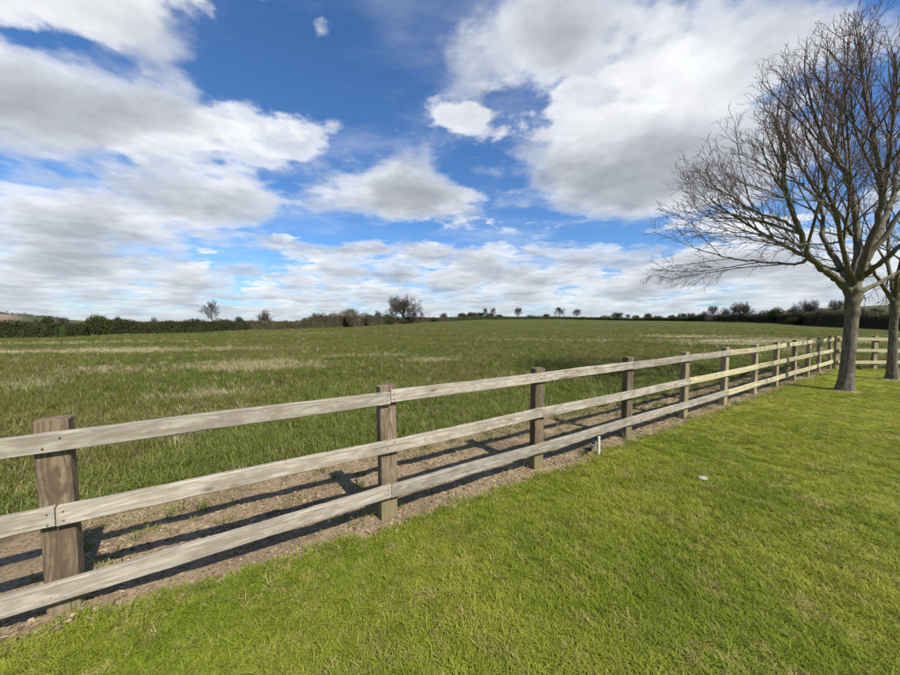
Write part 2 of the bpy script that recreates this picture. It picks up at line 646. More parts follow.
M['hedge_green'] = foliage('hedge_green', [(.30, (0.014, 0.019, 0.007)), (.45, (0.027, 0.038, 0.010)), (.58, (0.038, 0.036, 0.017)), (.70, (0.049, 0.056, 0.017))])
M['hedge_brown'] = foliage('hedge_brown', [(.30, (0.030, 0.030, 0.013)), (.45, (0.071, 0.058, 0.035)), (.58, (0.051, 0.057, 0.021)), (.70, (0.120, 0.091, 0.054))])
M['bush_green'] = foliage('bush_green', [(.30, (.020, .032, .008)), (.50, (.042, .062, .014)), (.70, (.075, .085, .022))])
M['scrub_tan'] = foliage('scrub_tan', [(.30, (.060, .048, .030)), (.50, (.105, .082, .052)), (.70, (.140, .112, .072))])
M['wood_grey'] = foliage('wood_grey', [(.30, (.045, .040, .036)), (.50, (.075, .066, .058)), (.70, (.100, .085, .074))])

# ------------------------------------------------------------------ ground sheets
def build_field():
    th = np.concatenate([np.linspace(-math.pi, R(-66), 50, endpoint=False), np.linspace(R(-66), R(66), 460),
                         np.linspace(R(66), math.pi, 50)[1:-1]])
    r = np.concatenate([[0.4, .8, 1.3], np.geomspace(1.8, 320, 210), np.geomspace(330, 4000, 34)])
    TH, RR = np.meshgrid(th, r)
    X = RR * np.sin(TH); Yv = RR * np.cos(TH)
    Z = ground(X, Yv)
    Z = Z + 0.03 * (fbm(X / 1.7, Yv / 1.7, 3) - .5) * sstep(3, 6, RR)
    # keep clear below the lawn
    side = (X - FC.x) * FN.x + (Yv - FC.y) * FN.y
    lawn = (side < 0) & (Yv < RET_Y) & (RR < 60)
    Z = np.where(lawn, -0.06 + berm(X, Yv), Z)
    nr, nt = TH.shape
    V = np.stack([X, Yv, Z], -1).reshape(-1, 3)
    centre = len(V)
    V = np.vstack([V, [[0, 0, -.06]]])
    faces = []
    for i in range(nr - 1):
        o = i * nt
        for j in range(nt):
            k = (j + 1) % nt
            faces.append((o + j, o + nt + j, o + nt + k, o + k))
    for j in range(nt):
        faces.append((centre, j, (j + 1) % nt))
    o = mesh_obj('field', V, faces, M['field_ground'], smooth=True)
    dry = np.append(dryness(X, Yv).ravel(), 0)
    rb = np.interp(TH, _bth, _br)
    far = np.append(sstep(1.0, 1.06, RR / rb).ravel(), 0)
    plough = np.append((sstep(R(-51), R(-53), TH) * sstep(330, 380, RR)).ravel(), 0)
    for nm, arr in (('dry', dry), ('far', far), ('plough', plough)):
        a = o.data.attributes.new(nm, 'FLOAT', 'POINT')
        a.data.foreach_set('value', arr.astype(np.float32))
    tag(o, kind='structure')
    # flip check
    if o.data.polygons[nt * 5].normal.z < 0:
        o.data.flip_normals()
    return o


build_field()


def lawn_edge(t):
    """distance of the turf edge on the near side of the fence line, negative = towards the house"""
    return -0.17 + 0.07 * sstep(-8.2, -9.2, np.asarray(t, float)) + 0.15 * (fbm(np.asarray(t) * .55, np.asarray(t) * 0 + 3.3, 51) - .5) + 0.10 * (fbm(np.asarray(t) * 2.9, np.asarray(t) * 0 + 1.3, 53) - .5)


def strip_edge(t):
    t = np.asarray(t, float)
    wide = 1.55 - 0.35 * sstep(-8.0, 2, t)
    return wide + 0.34 * (fbm(t * .6, t * 0 + 8.3, 61) - .5) + 0.22 * (fbm(t * 3.1, t * 0 + 4.1, 63) - .5)


T0, T1 = -13.0, POST_T[-1]


def build_lawn():
    ts = np.linspace(T0, T1 - 0.05, 420)
    e = lawn_edge(ts)
    V, Fs = [], []
    ax = np.array([FC.x, FC.y])
    D2 = np.array([FD.x, FD.y]); N2 = np.array([FN.x, FN.y])
    edge = ax + ts[:, None] * D2 + e[:, None] * N2
    xr = np.linspace(CORNER.x + .1, 46, 90)[1:]
    edge2 = np.stack([xr, RET_Y - 0.14 + .1 * (fbm(xr * 1.2, xr * 0, 71) - .5)], 1)
    edge = np.vstack([edge, edge2])
    n = len(edge)
    # rows from the edge towards the camera side
    steps = [0, .02, .06, .15, .3, .5, .8, 1.2, 2.2, 4.5, 8, 14, 22]
    for i, p in enumerate(edge):
        for s in steps:
            q = p + np.array([0.5446, -0.8387]) * s if i < 420 else p + np.array([0.06, -1.0]) * s
            z = -0.035 if s == 0 else (0.004 if s == .02 else 0.0)
            z += 0.02 * (float(fbm(q[0] * .5, q[1] * .5, 77)) - .5) if s > .1 else 0
            V.append((q[0], q[1], z + float(berm(q[0], q[1]))))
    k = len(steps)
    for i in range(n - 1):
        for j in range(k - 1):
            Fs.append((i * k + j, i * k + j + 1, (i + 1) * k + j + 1, (i + 1) * k + j))
    o = mesh_obj('lawn', V, Fs, M['lawn_turf'], smooth=True)
    if o.data.polygons[2000].normal.z < 0:
        o.data.flip_normals()
    tag(o, kind='structure')


build_lawn()


def build_strip():
    ts = np.arange(T0, T1 + .3, 0.045)
    us = np.linspace(0, 1, 30)
    V, Fs = [], []
    e0 = lawn_edge(ts) - 0.05
    e1 = strip_edge(ts)
    for i, t in enumerate(ts):
        for u in us:
            s = e0[i] + (e1[i] - e0[i]) * u
            x = FC.x + FD.x * t + FN.x * s; y = FC.y + FD.y * t + FN.y * s
            V.append((x, y, 0))
    V = np.array(V)
    gz = ground(V[:, 0], V[:, 1])
    bump = 0.060 * (fbm(V[:, 0] * 3.2, V[:, 1] * 3.2, 81) - .5) + 0.028 * (fbm(V[:, 0] * 11, V[:, 1] * 11, 83) - .5)
    un = np.tile(us, len(ts))
    rim = np.minimum(sstep(0, .05, un), sstep(1, .93, un))
    V[:, 2] = gz + 0.006 + (bump + 0.012) * rim - 0.045 * (1 - rim)
    k = len(us)
    for i in range(len(ts) - 1):
        for j in range(k - 1):
            Fs.append((i * k + j, (i + 1) * k + j, (i + 1) * k + j + 1, i * k + j + 1))
    o = mesh_obj('bare_soil_strip', V, Fs, M['bare_soil'], smooth=True)
    if o.data.polygons[500].normal.z < 0:
        o.data.flip_normals()
    tag(o, kind='structure')


build_strip()

# ------------------------------------------------------------------ fence
POST_H = 1.10
RAIL_Z = ((0.954, 1.052), (0.569, 0.668), (0.192, 0.292))
RAIL_T = 0.038
FROT = math.atan2(FD.y, FD.x)


def post_mesh(name, w, t, h, mat, seed):
    """weathered square post, long axis along local X (turned upright when placed) so the grain follows it"""
    rn = random.Random(seed)
    V, Fs = [], []
    b = 0.006
    prof = [(-w / 2 + b, -t / 2), (w / 2 - b, -t / 2), (w / 2, -t / 2 + b), (w / 2, t / 2 - b), (w / 2 - b, t / 2), (-w / 2 + b, t / 2), (-w / 2, t / 2 - b), (-w / 2, -t / 2 + b)]
    xs = [-0.35, 0.0, h * .25, h * .5, h * .75, h - 0.02, h - 0.006, h]
    for i, x in enumerate(xs):
        k = 0.965 if i == len(xs) - 1 else 1.0
        ox, oy = rn.uniform(-.002, .002), rn.uniform(-.002, .002)
        for (py, pz) in prof:
            hz = rn.uniform(-.0022, .0022) if i >= len(xs) - 2 else 0
            V.append((x + hz, py * k + ox, pz * k + oy))
    for i in range(len(xs) - 1):
        for j in range(8):
            j2 = (j + 1) % 8
            Fs.append((i * 8 + j, i * 8 + j2, (i + 1) * 8 + j2, (i + 1) * 8 + j))
    Fs.append(tuple((len(xs) - 1) * 8 + j for j in range(8)))
    Fs.append(tuple(reversed(range(8))))
    return V, Fs


def rail_mesh(L, h, t, seed):
    """sawn rail along local X from 0 to L, a little bowed and uneven, front face at -Y"""
    rn = random.Random(seed)
    n = max(4, int(L / 0.07))
    b = 0.004
    V, Fs = [], []
    bow = rn.uniform(-.012, .008); dip = rn.uniform(-.012, .006)
    ph = rn.uniform(0, 6)
    for i in range(n + 1):
        u = i / n
        x = u * L
        oz = dip * 4 * u * (1 - u) + .003 * math.sin(u * 9 + ph)
        oy = bow * 4 * u * (1 - u) * .5
        hh = h * (1 + rn.uniform(-.006, .006) + .018 * math.sin(u * 14 + ph * 2)) / 2
        for (py, pz) in ((-t / 2, -hh + b), (-t / 2, hh - b), (-t / 2 + b, hh), (t / 2 - b, hh), (t / 2, hh - b), (t / 2, -hh + b), (t / 2 - b, -hh), (-t / 2 + b, -hh)):
            V.append((x, py + oy + rn.uniform(-.0008, .0008), pz + oz + rn.uniform(-.0016, .0016)))
    for i in range(n):
        for j in range(8):
            j2 = (j + 1) % 8
            Fs.append((i * 8 + j, (i + 1) * 8 + j, (i + 1) * 8 + j2, i * 8 + j2))
    Fs.append(tuple(range(8)))
    Fs.append(tuple(n * 8 + j for j in reversed(range(8))))
    return V, Fs


def nail_mesh():
    V, Fs = [], []
    for k in range(8):
        a = k * math.pi / 4
        V.append((.0040 * math.cos(a), -.0022, .0040 * math.sin(a)))
        V.append((.0030 * math.cos(a), -.0032, .0030 * math.sin(a)))
        V.append((.0040 * math.cos(a), .004, .0040 * math.sin(a)))
    for k in range(8):
        j = (k + 1) % 8
        Fs.append((k * 3 + 2, j * 3 + 2, j * 3, k * 3)); Fs.append((k * 3, j * 3, j * 3 + 1, k * 3 + 1))
    Fs.append(tuple(k * 3 + 1 for k in range(8)))
    me = bpy.data.meshes.new('nail'); me.from_pydata(V, [], Fs); me.materials.append(M['nail'])
    return me


NAIL = nail_mesh()


def make_fence(name, origin, rz, ts, pw, pt, breaks, mats, label, nails_until=99, seed=1, rail_end=0.05):
    """posts at ts along local X; rails on the -Y face; breaks[level] = indices of posts where rails meet"""
    root = empty(name, origin, rz)
    tag(root, label, 'fence')
    rn = random.Random(seed)
    for i, t in enumerate(ts):
        w = pw if not callable(pw) else pw(i)
        V, Fs = post_mesh('post', w, pt, POST_H + rn.uniform(-.012, .012), None, seed * 50 + i)
        o = mesh_obj('post', V, Fs, mats(i)[0], root)
        o.location = (t, 0, 0)
        # local X up, local Y along the fence, local Z towards -Y side
        rot = Matrix(((0, 1, 0), (0, 0, -1), (1, 0, 0)))
        rot = rot if rot.determinant() > 0 else Matrix(((0, 1, 0), (0, 0, 1), (1, 0, 0)))
        o.rotation_euler = (rot.to_4x4() @ Euler((0, rn.uniform(-.008, .008), rn.uniform(-.012, .012))).to_matrix().to_4x4()).to_euler()
    for lv, (z0, z1) in enumerate(RAIL_Z):
        cuts = [0] + [b for b in breaks[lv] if 0 < b < len(ts) - 1] + [len(ts) - 1]
        for a, b in zip(cuts[:-1], cuts[1:]):
            x0 = ts[a] + (.0025 if a else -rail_end)
            x1 = ts[b] - (.0025 if b < len(ts) - 1 else -rail_end)
            V, Fs = rail_mesh(x1 - x0, z1 - z0, RAIL_T, rn.randint(0, 9999))
            o = mesh_obj('rail', V, Fs, mats((a + b) / 2)[1], root)
            dz0 = rn.uniform(-.006, .006)
            o.location = (x0, -pt / 2 - RAIL_T / 2 - .0015, (z0 + z1) / 2 + dz0)
            o.rotation_euler = (rn.uniform(-.015, .015), rn.uniform(-.001, .001), 0)
            for i in range(a, b + 1):
                if i > nails_until:
                    continue
                for q in (-1, 1):
                    nx = ts[i] - x0 + (.028 if i == a else -.028 if i == b else q * .03)
                    nz = q * .024 + rn.uniform(-.006, .006)
                    nl = bpy.data.objects.new('nail', NAIL)
                    COL.objects.link(nl)
                    nl.parent = o
                    u = nx / (x1 - x0)
                    nl.location = (nx, -RAIL_T / 2 + rn.uniform(-.0005, .0005) - .003, nz)
    return root


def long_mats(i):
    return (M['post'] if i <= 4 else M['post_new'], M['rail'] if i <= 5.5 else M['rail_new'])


fence_o = FC.copy()
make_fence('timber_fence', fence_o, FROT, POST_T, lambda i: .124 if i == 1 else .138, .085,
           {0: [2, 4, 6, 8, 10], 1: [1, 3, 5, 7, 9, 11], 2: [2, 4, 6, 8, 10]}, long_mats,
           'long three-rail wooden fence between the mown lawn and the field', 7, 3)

ret_ts = [1.42, 3.1, 4.85, 6.6, 8.4, 10.2]
ro = Vector((CORNER.x + .02, RET_Y, 0))
make_fence('timber_fence', ro, 0.0, [0.16] + ret_ts, .138, .085, {0: [2, 4], 1: [1, 3, 5], 2: [2, 4]},
           lambda i: (M['post_new'], M['rail_new']), 'short three-rail wooden fence running behind the two bare trees', -1, 9, .03)

# ------------------------------------------------------------------ tree building
def tube(V, Fs, pts, rads, sides, cap=False):
    n = len(pts)
    base = len(V)
    tprev = None; ref = None
    for i in range(n):
        t = (pts[min(i + 1, n - 1)] - pts[max(i - 1, 0)])
        if t.length < 1e-6:
            t = Vector((0, 0, 1))
        t.normalize()
        if ref is None:
            ref = t.orthogonal().normalized()
        else:
            ref = (ref - t * ref.dot(t))
            ref = ref.normalized() if ref.length > 1e-4 else t.orthogonal().normalized()
        bi = t.cross(ref)
        for k in range(sides):
            a = 2 * math.pi * k / sides
            V.append(pts[i] + (ref * math.cos(a) + bi * math.sin(a)) * rads[i])
    for i in range(n - 1):
        for k in range(sides):
            k2 = (k + 1) % sides
            Fs.append((base + i * sides + k, base + i * sides + k2, base + (i + 1) * sides + k2, base + (i + 1) * sides + k))
    if cap:
        Fs.append(tuple(base + (n - 1) * sides + k for k in range(sides)))


def smooth_path(pts, per=5, jit=0.0, rn=random):
    out = []
    n = len(pts)
    for i in range(n - 1):
        p0 = pts[max(i - 1, 0)]; p1 = pts[i]; p2 = pts[i + 1]; p3 = pts[min(i + 2, n - 1)]
        for k in range(per):
            u = k / per
            q = 0.5 * ((2 * p1) + (p2 - p0) * u + (2 * p0 - 5 * p1 + 4 * p2 - p3) * u * u + (3 * p1 - p0 - 3 * p2 + p3) * u ** 3)
            if jit and out:
                q = q + Vector((rn.gauss(0, jit), rn.gauss(0, jit), rn.gauss(0, jit)))
            out.append(q)
    out.append(pts[-1].copy())
    return out


def grow(rn, store, p, d, L, r, level, cfg):
    """store[level] gets (points, radii); recursive side shoots"""
    nseg = cfg['seg'][level]
    pts = [p.copy()]; rads = [r]
    d = d.normalized()
    step = L / nseg
    rend = max(cfg['rmin'], r * cfg['taper'])
    env = cfg.get('env')
    for i in range(nseg):
        w = cfg['wig'][level]
        d = d + Vector((rn.gauss(0, w), rn.gauss(0, w), rn.gauss(0, w) + cfg['up'][level] * (min(1, max(-.4, (p.z - 2.9) / 1.6)) if env else 1)))
        d.normalize()
        p = p + d * step
        pts.append(p.copy())
        rads.append(r + (rend - r) * (i + 1) / nseg)
        if env and env(p)[0] > 1.0 + .03 * level:
            break
    store[level].append((pts, rads))
    if level + 1 < len(store):
        shoots(rn, store, pts, rads, L, level, cfg)


def shoots(rn, store, pts, rads, L, level, cfg, first=None):
    nc = cfg['kids'][level]
    nc = max(1, int(round(nc * rn.uniform(.75, 1.25) * (L / cfg['ref'][level]) ** .8)))
    n = len(pts) - 1
    lo = cfg['first'][level] if first is None else first
    ang0 = rn.uniform(0, 6.28)
    for c in range(nc):
        u = lo + (1 - lo) * ((c + rn.uniform(.1, .9)) / nc)
        f = u * n
        i = min(int(f), n - 1)
        q = pts[i].lerp(pts[i + 1], f - i)
        t = (pts[i + 1] - pts[i]).normalized()
        ang0 += 2.4 + rn.uniform(-.5, .5)
        o = t.orthogonal().normalized()
        s = (o * math.cos(ang0) + t.cross(o) * math.sin(ang0))
        a = R(rn.uniform(*cfg['angle']))
        dd = t * math.cos(a) + s * math.sin(a)
        cl = L * rn.uniform(*cfg['len'][level]) * (1.15 - .55 * u)
        env = cfg.get('env')
        if env and level <= 1:
            f0, rad = env(q)
            dd = (dd + rad * (.45 if level == 0 else .25) + Vector((0, 0, .24 * min(1, max(-.35, (q.z - 2.9) / 1.6))))).normalized()
            if level == 0:                          # run on until the dome of the crown
                reach = .3
                while reach < 2.9 and env(q + dd * reach)[0] < .97:
                    reach += .15
                cl = reach * rn.uniform(.72, 1.02)
        rr = rads[i] + (rads[i + 1] - rads[i]) * (f - i)
        cr = max(cfg['rmin'], min(rr * rn.uniform(.5, .7), rr * .95))
        grow(rn, store, q, dd, max(cl, cfg['lmin']), cr, level + 1, cfg)


def emit(store, sides, levels):
    V, Fs = [], []
    for lv in levels:
        for pts, rads in store[lv]:
            tube(V, Fs, pts, rads, sides[lv])
    return V, Fs


def near_tree(name, base, trunk_pts, trunk_rads, limbs, cfg, label, seed):
    rn = random.Random(seed)
    root = empty(name, base)
    tag(root, label, 'tree', 'bare trees on the lawn')
    loc = lambda p: p - base
    # trunk with root flare and burrs
    tp = smooth_path([loc(p) for p in trunk_pts], 12)
    us = np.linspace(0, 1, len(tp)); ks = np.linspace(0, 1, len(trunk_rads))
    tr = np.interp(us, ks, trunk_rads)
    V, Fs = [], []
    S = 40
    tube(V, Fs, tp, list(tr), S, True)
    for i in range(len(tp)):
        for k in range(S):
            v = V[i * S + k]
            c = tp[i]
            dv = v - c
            a = 2 * math.pi * k / S
            z = c.z
            flare = math.exp(-max(z, 0) / .16)
            kk = 1 + flare * .30 * (0.6 + math.sin(a * 3 + seed) * .6 + .35 * math.sin(a * 5 + 1.3))
            top = sum(math.exp(-((z - zz) / .09) ** 2) * max(0, math.cos(a - aa)) ** 2 * am for zz, aa, am in
                      ((1.95, 2.2, .40), (2.12, 5.0, .45), (2.28, .6, .50), (2.3, 3.6, .35), (1.8, 4.0, .25), (2.05, 3.1, .3)))
            kk += top + .05 * (float(fbm(a * 2 + 10, z * 5, seed)) - .5) + .085 * (float(fbm(k * .55, z * 2.6, seed + 3, 3)) - .5)
            V[i * S + k] = c + dv * kk
    mesh_obj('trunk', V, Fs, M['bark'], root, True)
    # worn earth round the foot of the trunk
    WV, WF = [], []
    for ri, rr in enumerate((.05, .15, .21, .26)):
        for q in range(48):
            a = 6.2832 * q / 48
            k_ = rr * (1 + (.55 if ri > 1 else .1) * (float(fbm(math.cos(a) * 2.2 + seed, math.sin(a) * 2.2, 19)) - .4))
            WV.append(base + Vector((k_ * math.cos(a), k_ * math.sin(a), (.035, .03, .020, -.02)[ri])))
    for ri in range(3):
        for q in range(48):
            q2 = (q + 1) % 48
            WF.append((ri * 48 + q, (ri + 1) * 48 + q, (ri + 1) * 48 + q2, ri * 48 + q2))
    tag(mesh_obj('worn_earth_patch', WV, WF, M['bare_soil'], None, True), kind='structure')
    store = [[] for _ in range(5)]
    for (pp, r0, r1, first) in limbs:
        pts = smooth_path([loc(p) for p in pp], 5, .012, rn)
        n = len(pts)
        rads = [r0 + (r1 - r0) * (i / (n - 1)) ** .8 for i in range(n)]
        V, Fs = [], []
        tube(V, Fs, pts, rads, 9)
        mesh_obj('limb', V, Fs, M['bark'], root, True)
        L = sum((pts[i + 1] - pts[i]).length for i in range(n - 1))
        shoots(rn, store, pts, rads, L, 0, cfg, first)
        # leading shoot goes on from the limb's tip
        grow(rn, store, pts[-1], pts[-1] - pts[-2], .75, r1, 2, cfg)
    V, Fs = emit(store, (9, 6, 5, 3, 3), (1, 2))
    mesh_obj('branches', V, Fs, M['bark'], root, True)['kind'] = 'stuff'
    V, Fs = emit(store, (9, 6, 4, 3, 3), (3, 4))
    mesh_obj('twigs', V, Fs, M['twig'], root, True)['kind'] = 'stuff'
    print(name, [len(s) for s in store], len(Fs))
    return root


def dome(cz, rh, ru, rdn):
    def env(p):
        dz = p.z - cz
        e = Vector((p.x / rh, p.y / rh, dz / (ru if dz > 0 else rdn)))
        g = Vector((p.x / rh ** 2, p.y / rh ** 2, dz / (ru if dz > 0 else rdn) ** 2))
        return e.length, (g.normalized() if g.length > 1e-6 else Vector((0, 0, 1)))
    return env


CFG = dict(seg=(8, 8, 5, 4, 3), wig=(.04, .045, .055, .065, .07), up=(.02, .05, .05, .045, .03), taper=.35, rmin=.0034,
           kids=(10, 7.2, 4.2, 3.2), ref=(4.0, 1.8, .8, .4), first=(.30, .25, .2, .2), len=((.30, .50), (.26, .46), (.36, .62), (.4, .7)),
           lmin=.14, angle=(22, 48))

# first tree
TY = 7.67
tb = gp(845, 391)
TY = tb.y
P = lambda px, py, dy=0.0: at(px if px > 845 else 845 + (px - 845) * .88, py if py > 280 else 280 + (py - 280) * .90, TY + dy)
trunk = [Vector((tb.x, TY, -0.12)), Vector((tb.x, TY, 0.02)), P(848, 360), P(850.5, 330), P(852.5, 308), P(853, 290), P(856, 278)]
limbs = [
    # left arching limb, then up
    ([P(851, 294), P(838, 280, -.1), P(822, 270, -.2), P(805, 254, -.35), P(793, 224, -.5), P(782, 195, -.6), P(776, 170, -.7), P(774, 138, -.8), P(768, 104, -.9)], .085, .016, .35),
    ([P(851, 288), P(838, 262, .3), P(819, 232, .5), P(820, 210, .6), P(810, 179, .7), P(790, 145, .8), P(775, 122, .9)], .070, .013, .4),
    ([P(806, 256, -.35), P(788, 262, 0.0), P(755, 260, .4), P(720, 257, .8), P(692, 250, 1.1), P(672, 243, 1.3)], .036, .008, .15),
    ([P(794, 226, -.5), P(771, 213, -.2), P(747, 206, .1), P(720, 190, .3), P(700, 180, .5)], .036, .008, .15),
    ([P(853, 284), P(856, 251, .1), P(855, 196, .2), P(846, 162, .2), P(826, 135, .1), P(810, 95, .0), P(800, 55, -.1)], .085, .014, .4),
    ([P(855, 210, .2), P(846, 170, .8), P(832, 125, 1.1), P(826, 85, 1.3), P(824, 48, 1.4)], .046, .010, .25),
    ([P(857, 282), P(866, 252, -.3), P(880, 205, -.6), P(880, 160, -.8), P(871, 111, -.9), P(864, 64, -1.0), P(860, 30, -1.1)], .080, .014, .35),
    ([P(858, 280), P(872, 245, .4), P(890, 196, .8), P(898, 152, 1.1), P(904, 100, 1.3), P(904, 45, 1.4)], .080, .014, .35),
    ([P(860, 292), P(879, 283, .2), P(900, 270, .5), P(930, 250, .9), P(965, 232, 1.2), P(1000, 205, 1.4)], .055, .012, .3),
    ([P(862, 276), P(884, 258, -.5), P(915, 225, -1.0), P(950, 175, -1.4), P(970, 130, -1.6)], .065, .012, .35),
    ([P(866, 258, -.2), P(895, 215, -.3), P(925, 150, -.4), P(940, 90, -.4), P(945, 40, -.5)], .060, .012, .3),
    ([P(852, 282), P(846, 255, 1.2), P(836, 215, 2.1), P(822, 175, 2.8), P(812, 140, 3.2)], .060, .011, .35),
    ([P(854, 284), P(848, 262, -.7), P(838, 222, -1.5), P(822, 170, -2.1), P(800, 115, -2.5)], .056, .011, .35),
    ([P(838, 270, .2), P(815, 262, 1.0), P(785, 245, 1.6), P(752, 232, 2.1), P(722, 222, 2.4)], .042, .009, .25),
    ([P(812, 262, -.3), P(796, 243, -.1), P(768, 232, .2), P(735, 228, .5), P(708, 226, .8)], .030, .008, .2),
    ([P(852, 230, .15), P(838, 205, -.6), P(815, 190, -1.0), P(790, 170, -.9), P(764, 158, -.9)], .034, .008, .2),
]
CFG1 = dict(CFG, env=dome(3.05, 4.05, 4.7, 1.7))
near_tree('bare_tree', Vector((tb.x, TY, 0)), trunk, [.150, .135, .116, .110, .108, .125, .095], limbs, CFG1,
          'larger bare spreading tree with a thick grey trunk on the lawn', 11)

# second tree
tb2 = gp(892, 380)
TY2 = tb2.y
P2 = lambda px, py, dy=0.0: at(px, py, TY2 + dy)
trunk = [Vector((tb2.x, TY2, -.12)), Vector((tb2.x, TY2, .02)), P2(892.5, 355), P2(893.5, 330), P2(894.5, 312), P2(895, 300), P2(895.5, 290)]
limbs2 = [
    ([P2(894, 304), P2(885, 290, -.1), P2(877, 277, -.3), P2(868, 262, -.4), P2(860, 235, -.6), P2(858, 200, -.7)], .055, .012, .3),
    ([P2(895, 298), P2(891, 280, .2), P2(888, 258, .4), P2(888, 225, .6), P2(880, 185, .9), P2(878, 150, 1.0)], .060, .012, .3),
    ([P2(896, 296), P2(905, 272, -.2), P2(912, 240, -.4), P2(912, 200, -.6), P2(916, 150, -.7)], .062, .012, .3),
    ([P2(896, 298), P2(915, 285, .4), P2(942, 262, .8), P2(970, 225, 1.1), P2(990, 190, 1.3)], .055, .012, .3),
    ([P2(896, 296), P2(908, 270, .9), P2(925, 230, 1.5), P2(935, 185, 1.9)], .050, .012, .3),
    ([P2(895, 296), P2(900, 262, -.9), P2(910, 225, -1.5), P2(925, 180, -1.9)], .050, .012, .3),
]
CFG2 = dict(CFG, env=dome(3.4, 2.9, 4.2, 1.6))
near_tree('bare_tree', Vector((tb2.x, TY2, 0)), trunk, [.125, .11, .088, .080, .080, .09, .07], limbs2, CFG2,
          'smaller bare tree with a slender dark trunk near the return fence', 23)


# ------------------------------------------------------------------ far trees
def far_tree_parts(seed, H=10.0, spread=.42, trunk_f=.28, limbs_n=9, elev=(15, 80), up=.05, thick=.26):
    rn = random.Random(seed)
    cfg = dict(seg=(6, 6, 4, 3), wig=(.05, .10, .12, .14), up=(.02, up, .04, .03), taper=.4, rmin=.02,
               kids=(7, 7, 6), ref=(H * .45, H * .20, H * .09), first=(.25, .2, .15), len=((.38, .62), (.40, .65), (.45, .75)),
               lmin=.35, angle=(28, 60))
    tp = [Vector((0, 0, -.6))]
    for i in range(6):
        tp.append(Vector((rn.gauss(0, .06), rn.gauss(0, .06), H * trunk_f * 1.5 * i / 5)))
    tr = [thick * 1.25, thick * 1.1, thick, thick * .95, thick * .85, thick * .7, thick * .5]
    V, Fs = [], []
    tube(V, Fs, tp, tr, 7)
    store = [[] for _ in range(4)]
    for k in range(limbs_n):
        a = k * 2.4 + rn.uniform(-.4, .4)
        e = R(elev[0] + (elev[1] - elev[0]) * ((k + .5) / limbs_n) + rn.uniform(-6, 6))
        d = Vector((math.cos(a) * math.cos(e), math.sin(a) * math.cos(e), math.sin(e)))
        z = H * trunk_f * (1 + .45 * k / limbs_n)
        L = (spread * math.cos(e) + (1 - trunk_f * 1.2) * .72 * math.sin(e)) * H * rn.uniform(.75, 1.0)
        grow(rn, store, Vector((0, 0, z)), d, L, thick * rn.uniform(.45, .65), 0, cfg)
    V2, F2 = emit(store, (5, 4, 3, 3), (0, 1))
    n = len(V)
    V += V2
    Fs += [tuple(i + n for i in f) for f in F2]
    tm = bpy.data.meshes.new('trunk'); tm.from_pydata([tuple(v) for v in V], [], Fs); tm.materials.append(M['far_bark'])
    V, Fs = emit(store, (5, 4, 3, 3), (2, 3))
    cm = bpy.data.meshes.new('crown'); cm.from_pydata([tuple(v) for v in V], [], Fs); cm.materials.append(M['far_bark'])
    co = np.array([tuple(v) for v in V])
    w = np.percentile(np.hypot(co[:, 0], co[:, 1]), 97) * 2
    return tm, cm, float(w), float(co[:, 2].max())


FT = {'oak': far_tree_parts(3, 10, .55, .24, 12, (8, 80), .04, .34),
      'round': far_tree_parts(5, 10, .36, .34, 11, (12, 85), .05, .22),
      'slender': far_tree_parts(8, 10, .28, .36, 9, (5, 85), .06, .16),
      'dome': far_tree_parts(13, 10, .50, .16, 13, (10, 80), .04, .26),
      'shaggy': far_tree_parts(21, 10, .40, .12, 13, (20, 85), .06, .20)}


def far_tree(kind, px, top, width_px, Y, label, rot=0.0, group='bare trees along the field boundary', foot=None):
    tm, cm, w, h = FT[kind]
    b = at(px, 321, Y)
    z = GZ(b.x, b.y)
    topz = at(px, top, Y).z
    hh = topz - z
    stretch = 1 / math.cos(math.atan2(abs(b.x), b.y))   # off-axis widening of the wide lens
    ww = width_px / F * Y / (stretch ** .5)
    root = empty('bare_tree', (b.x, b.y, z), rot)
    root.scale = (ww / w, ww / w, hh / h)
    tag(root, label, 'tree', group)
    for nm, me in (('trunk', tm), ('crown', cm)):
        o = bpy.data.objects.new(nm, me)
        COL.objects.link(o)
        o.parent = root


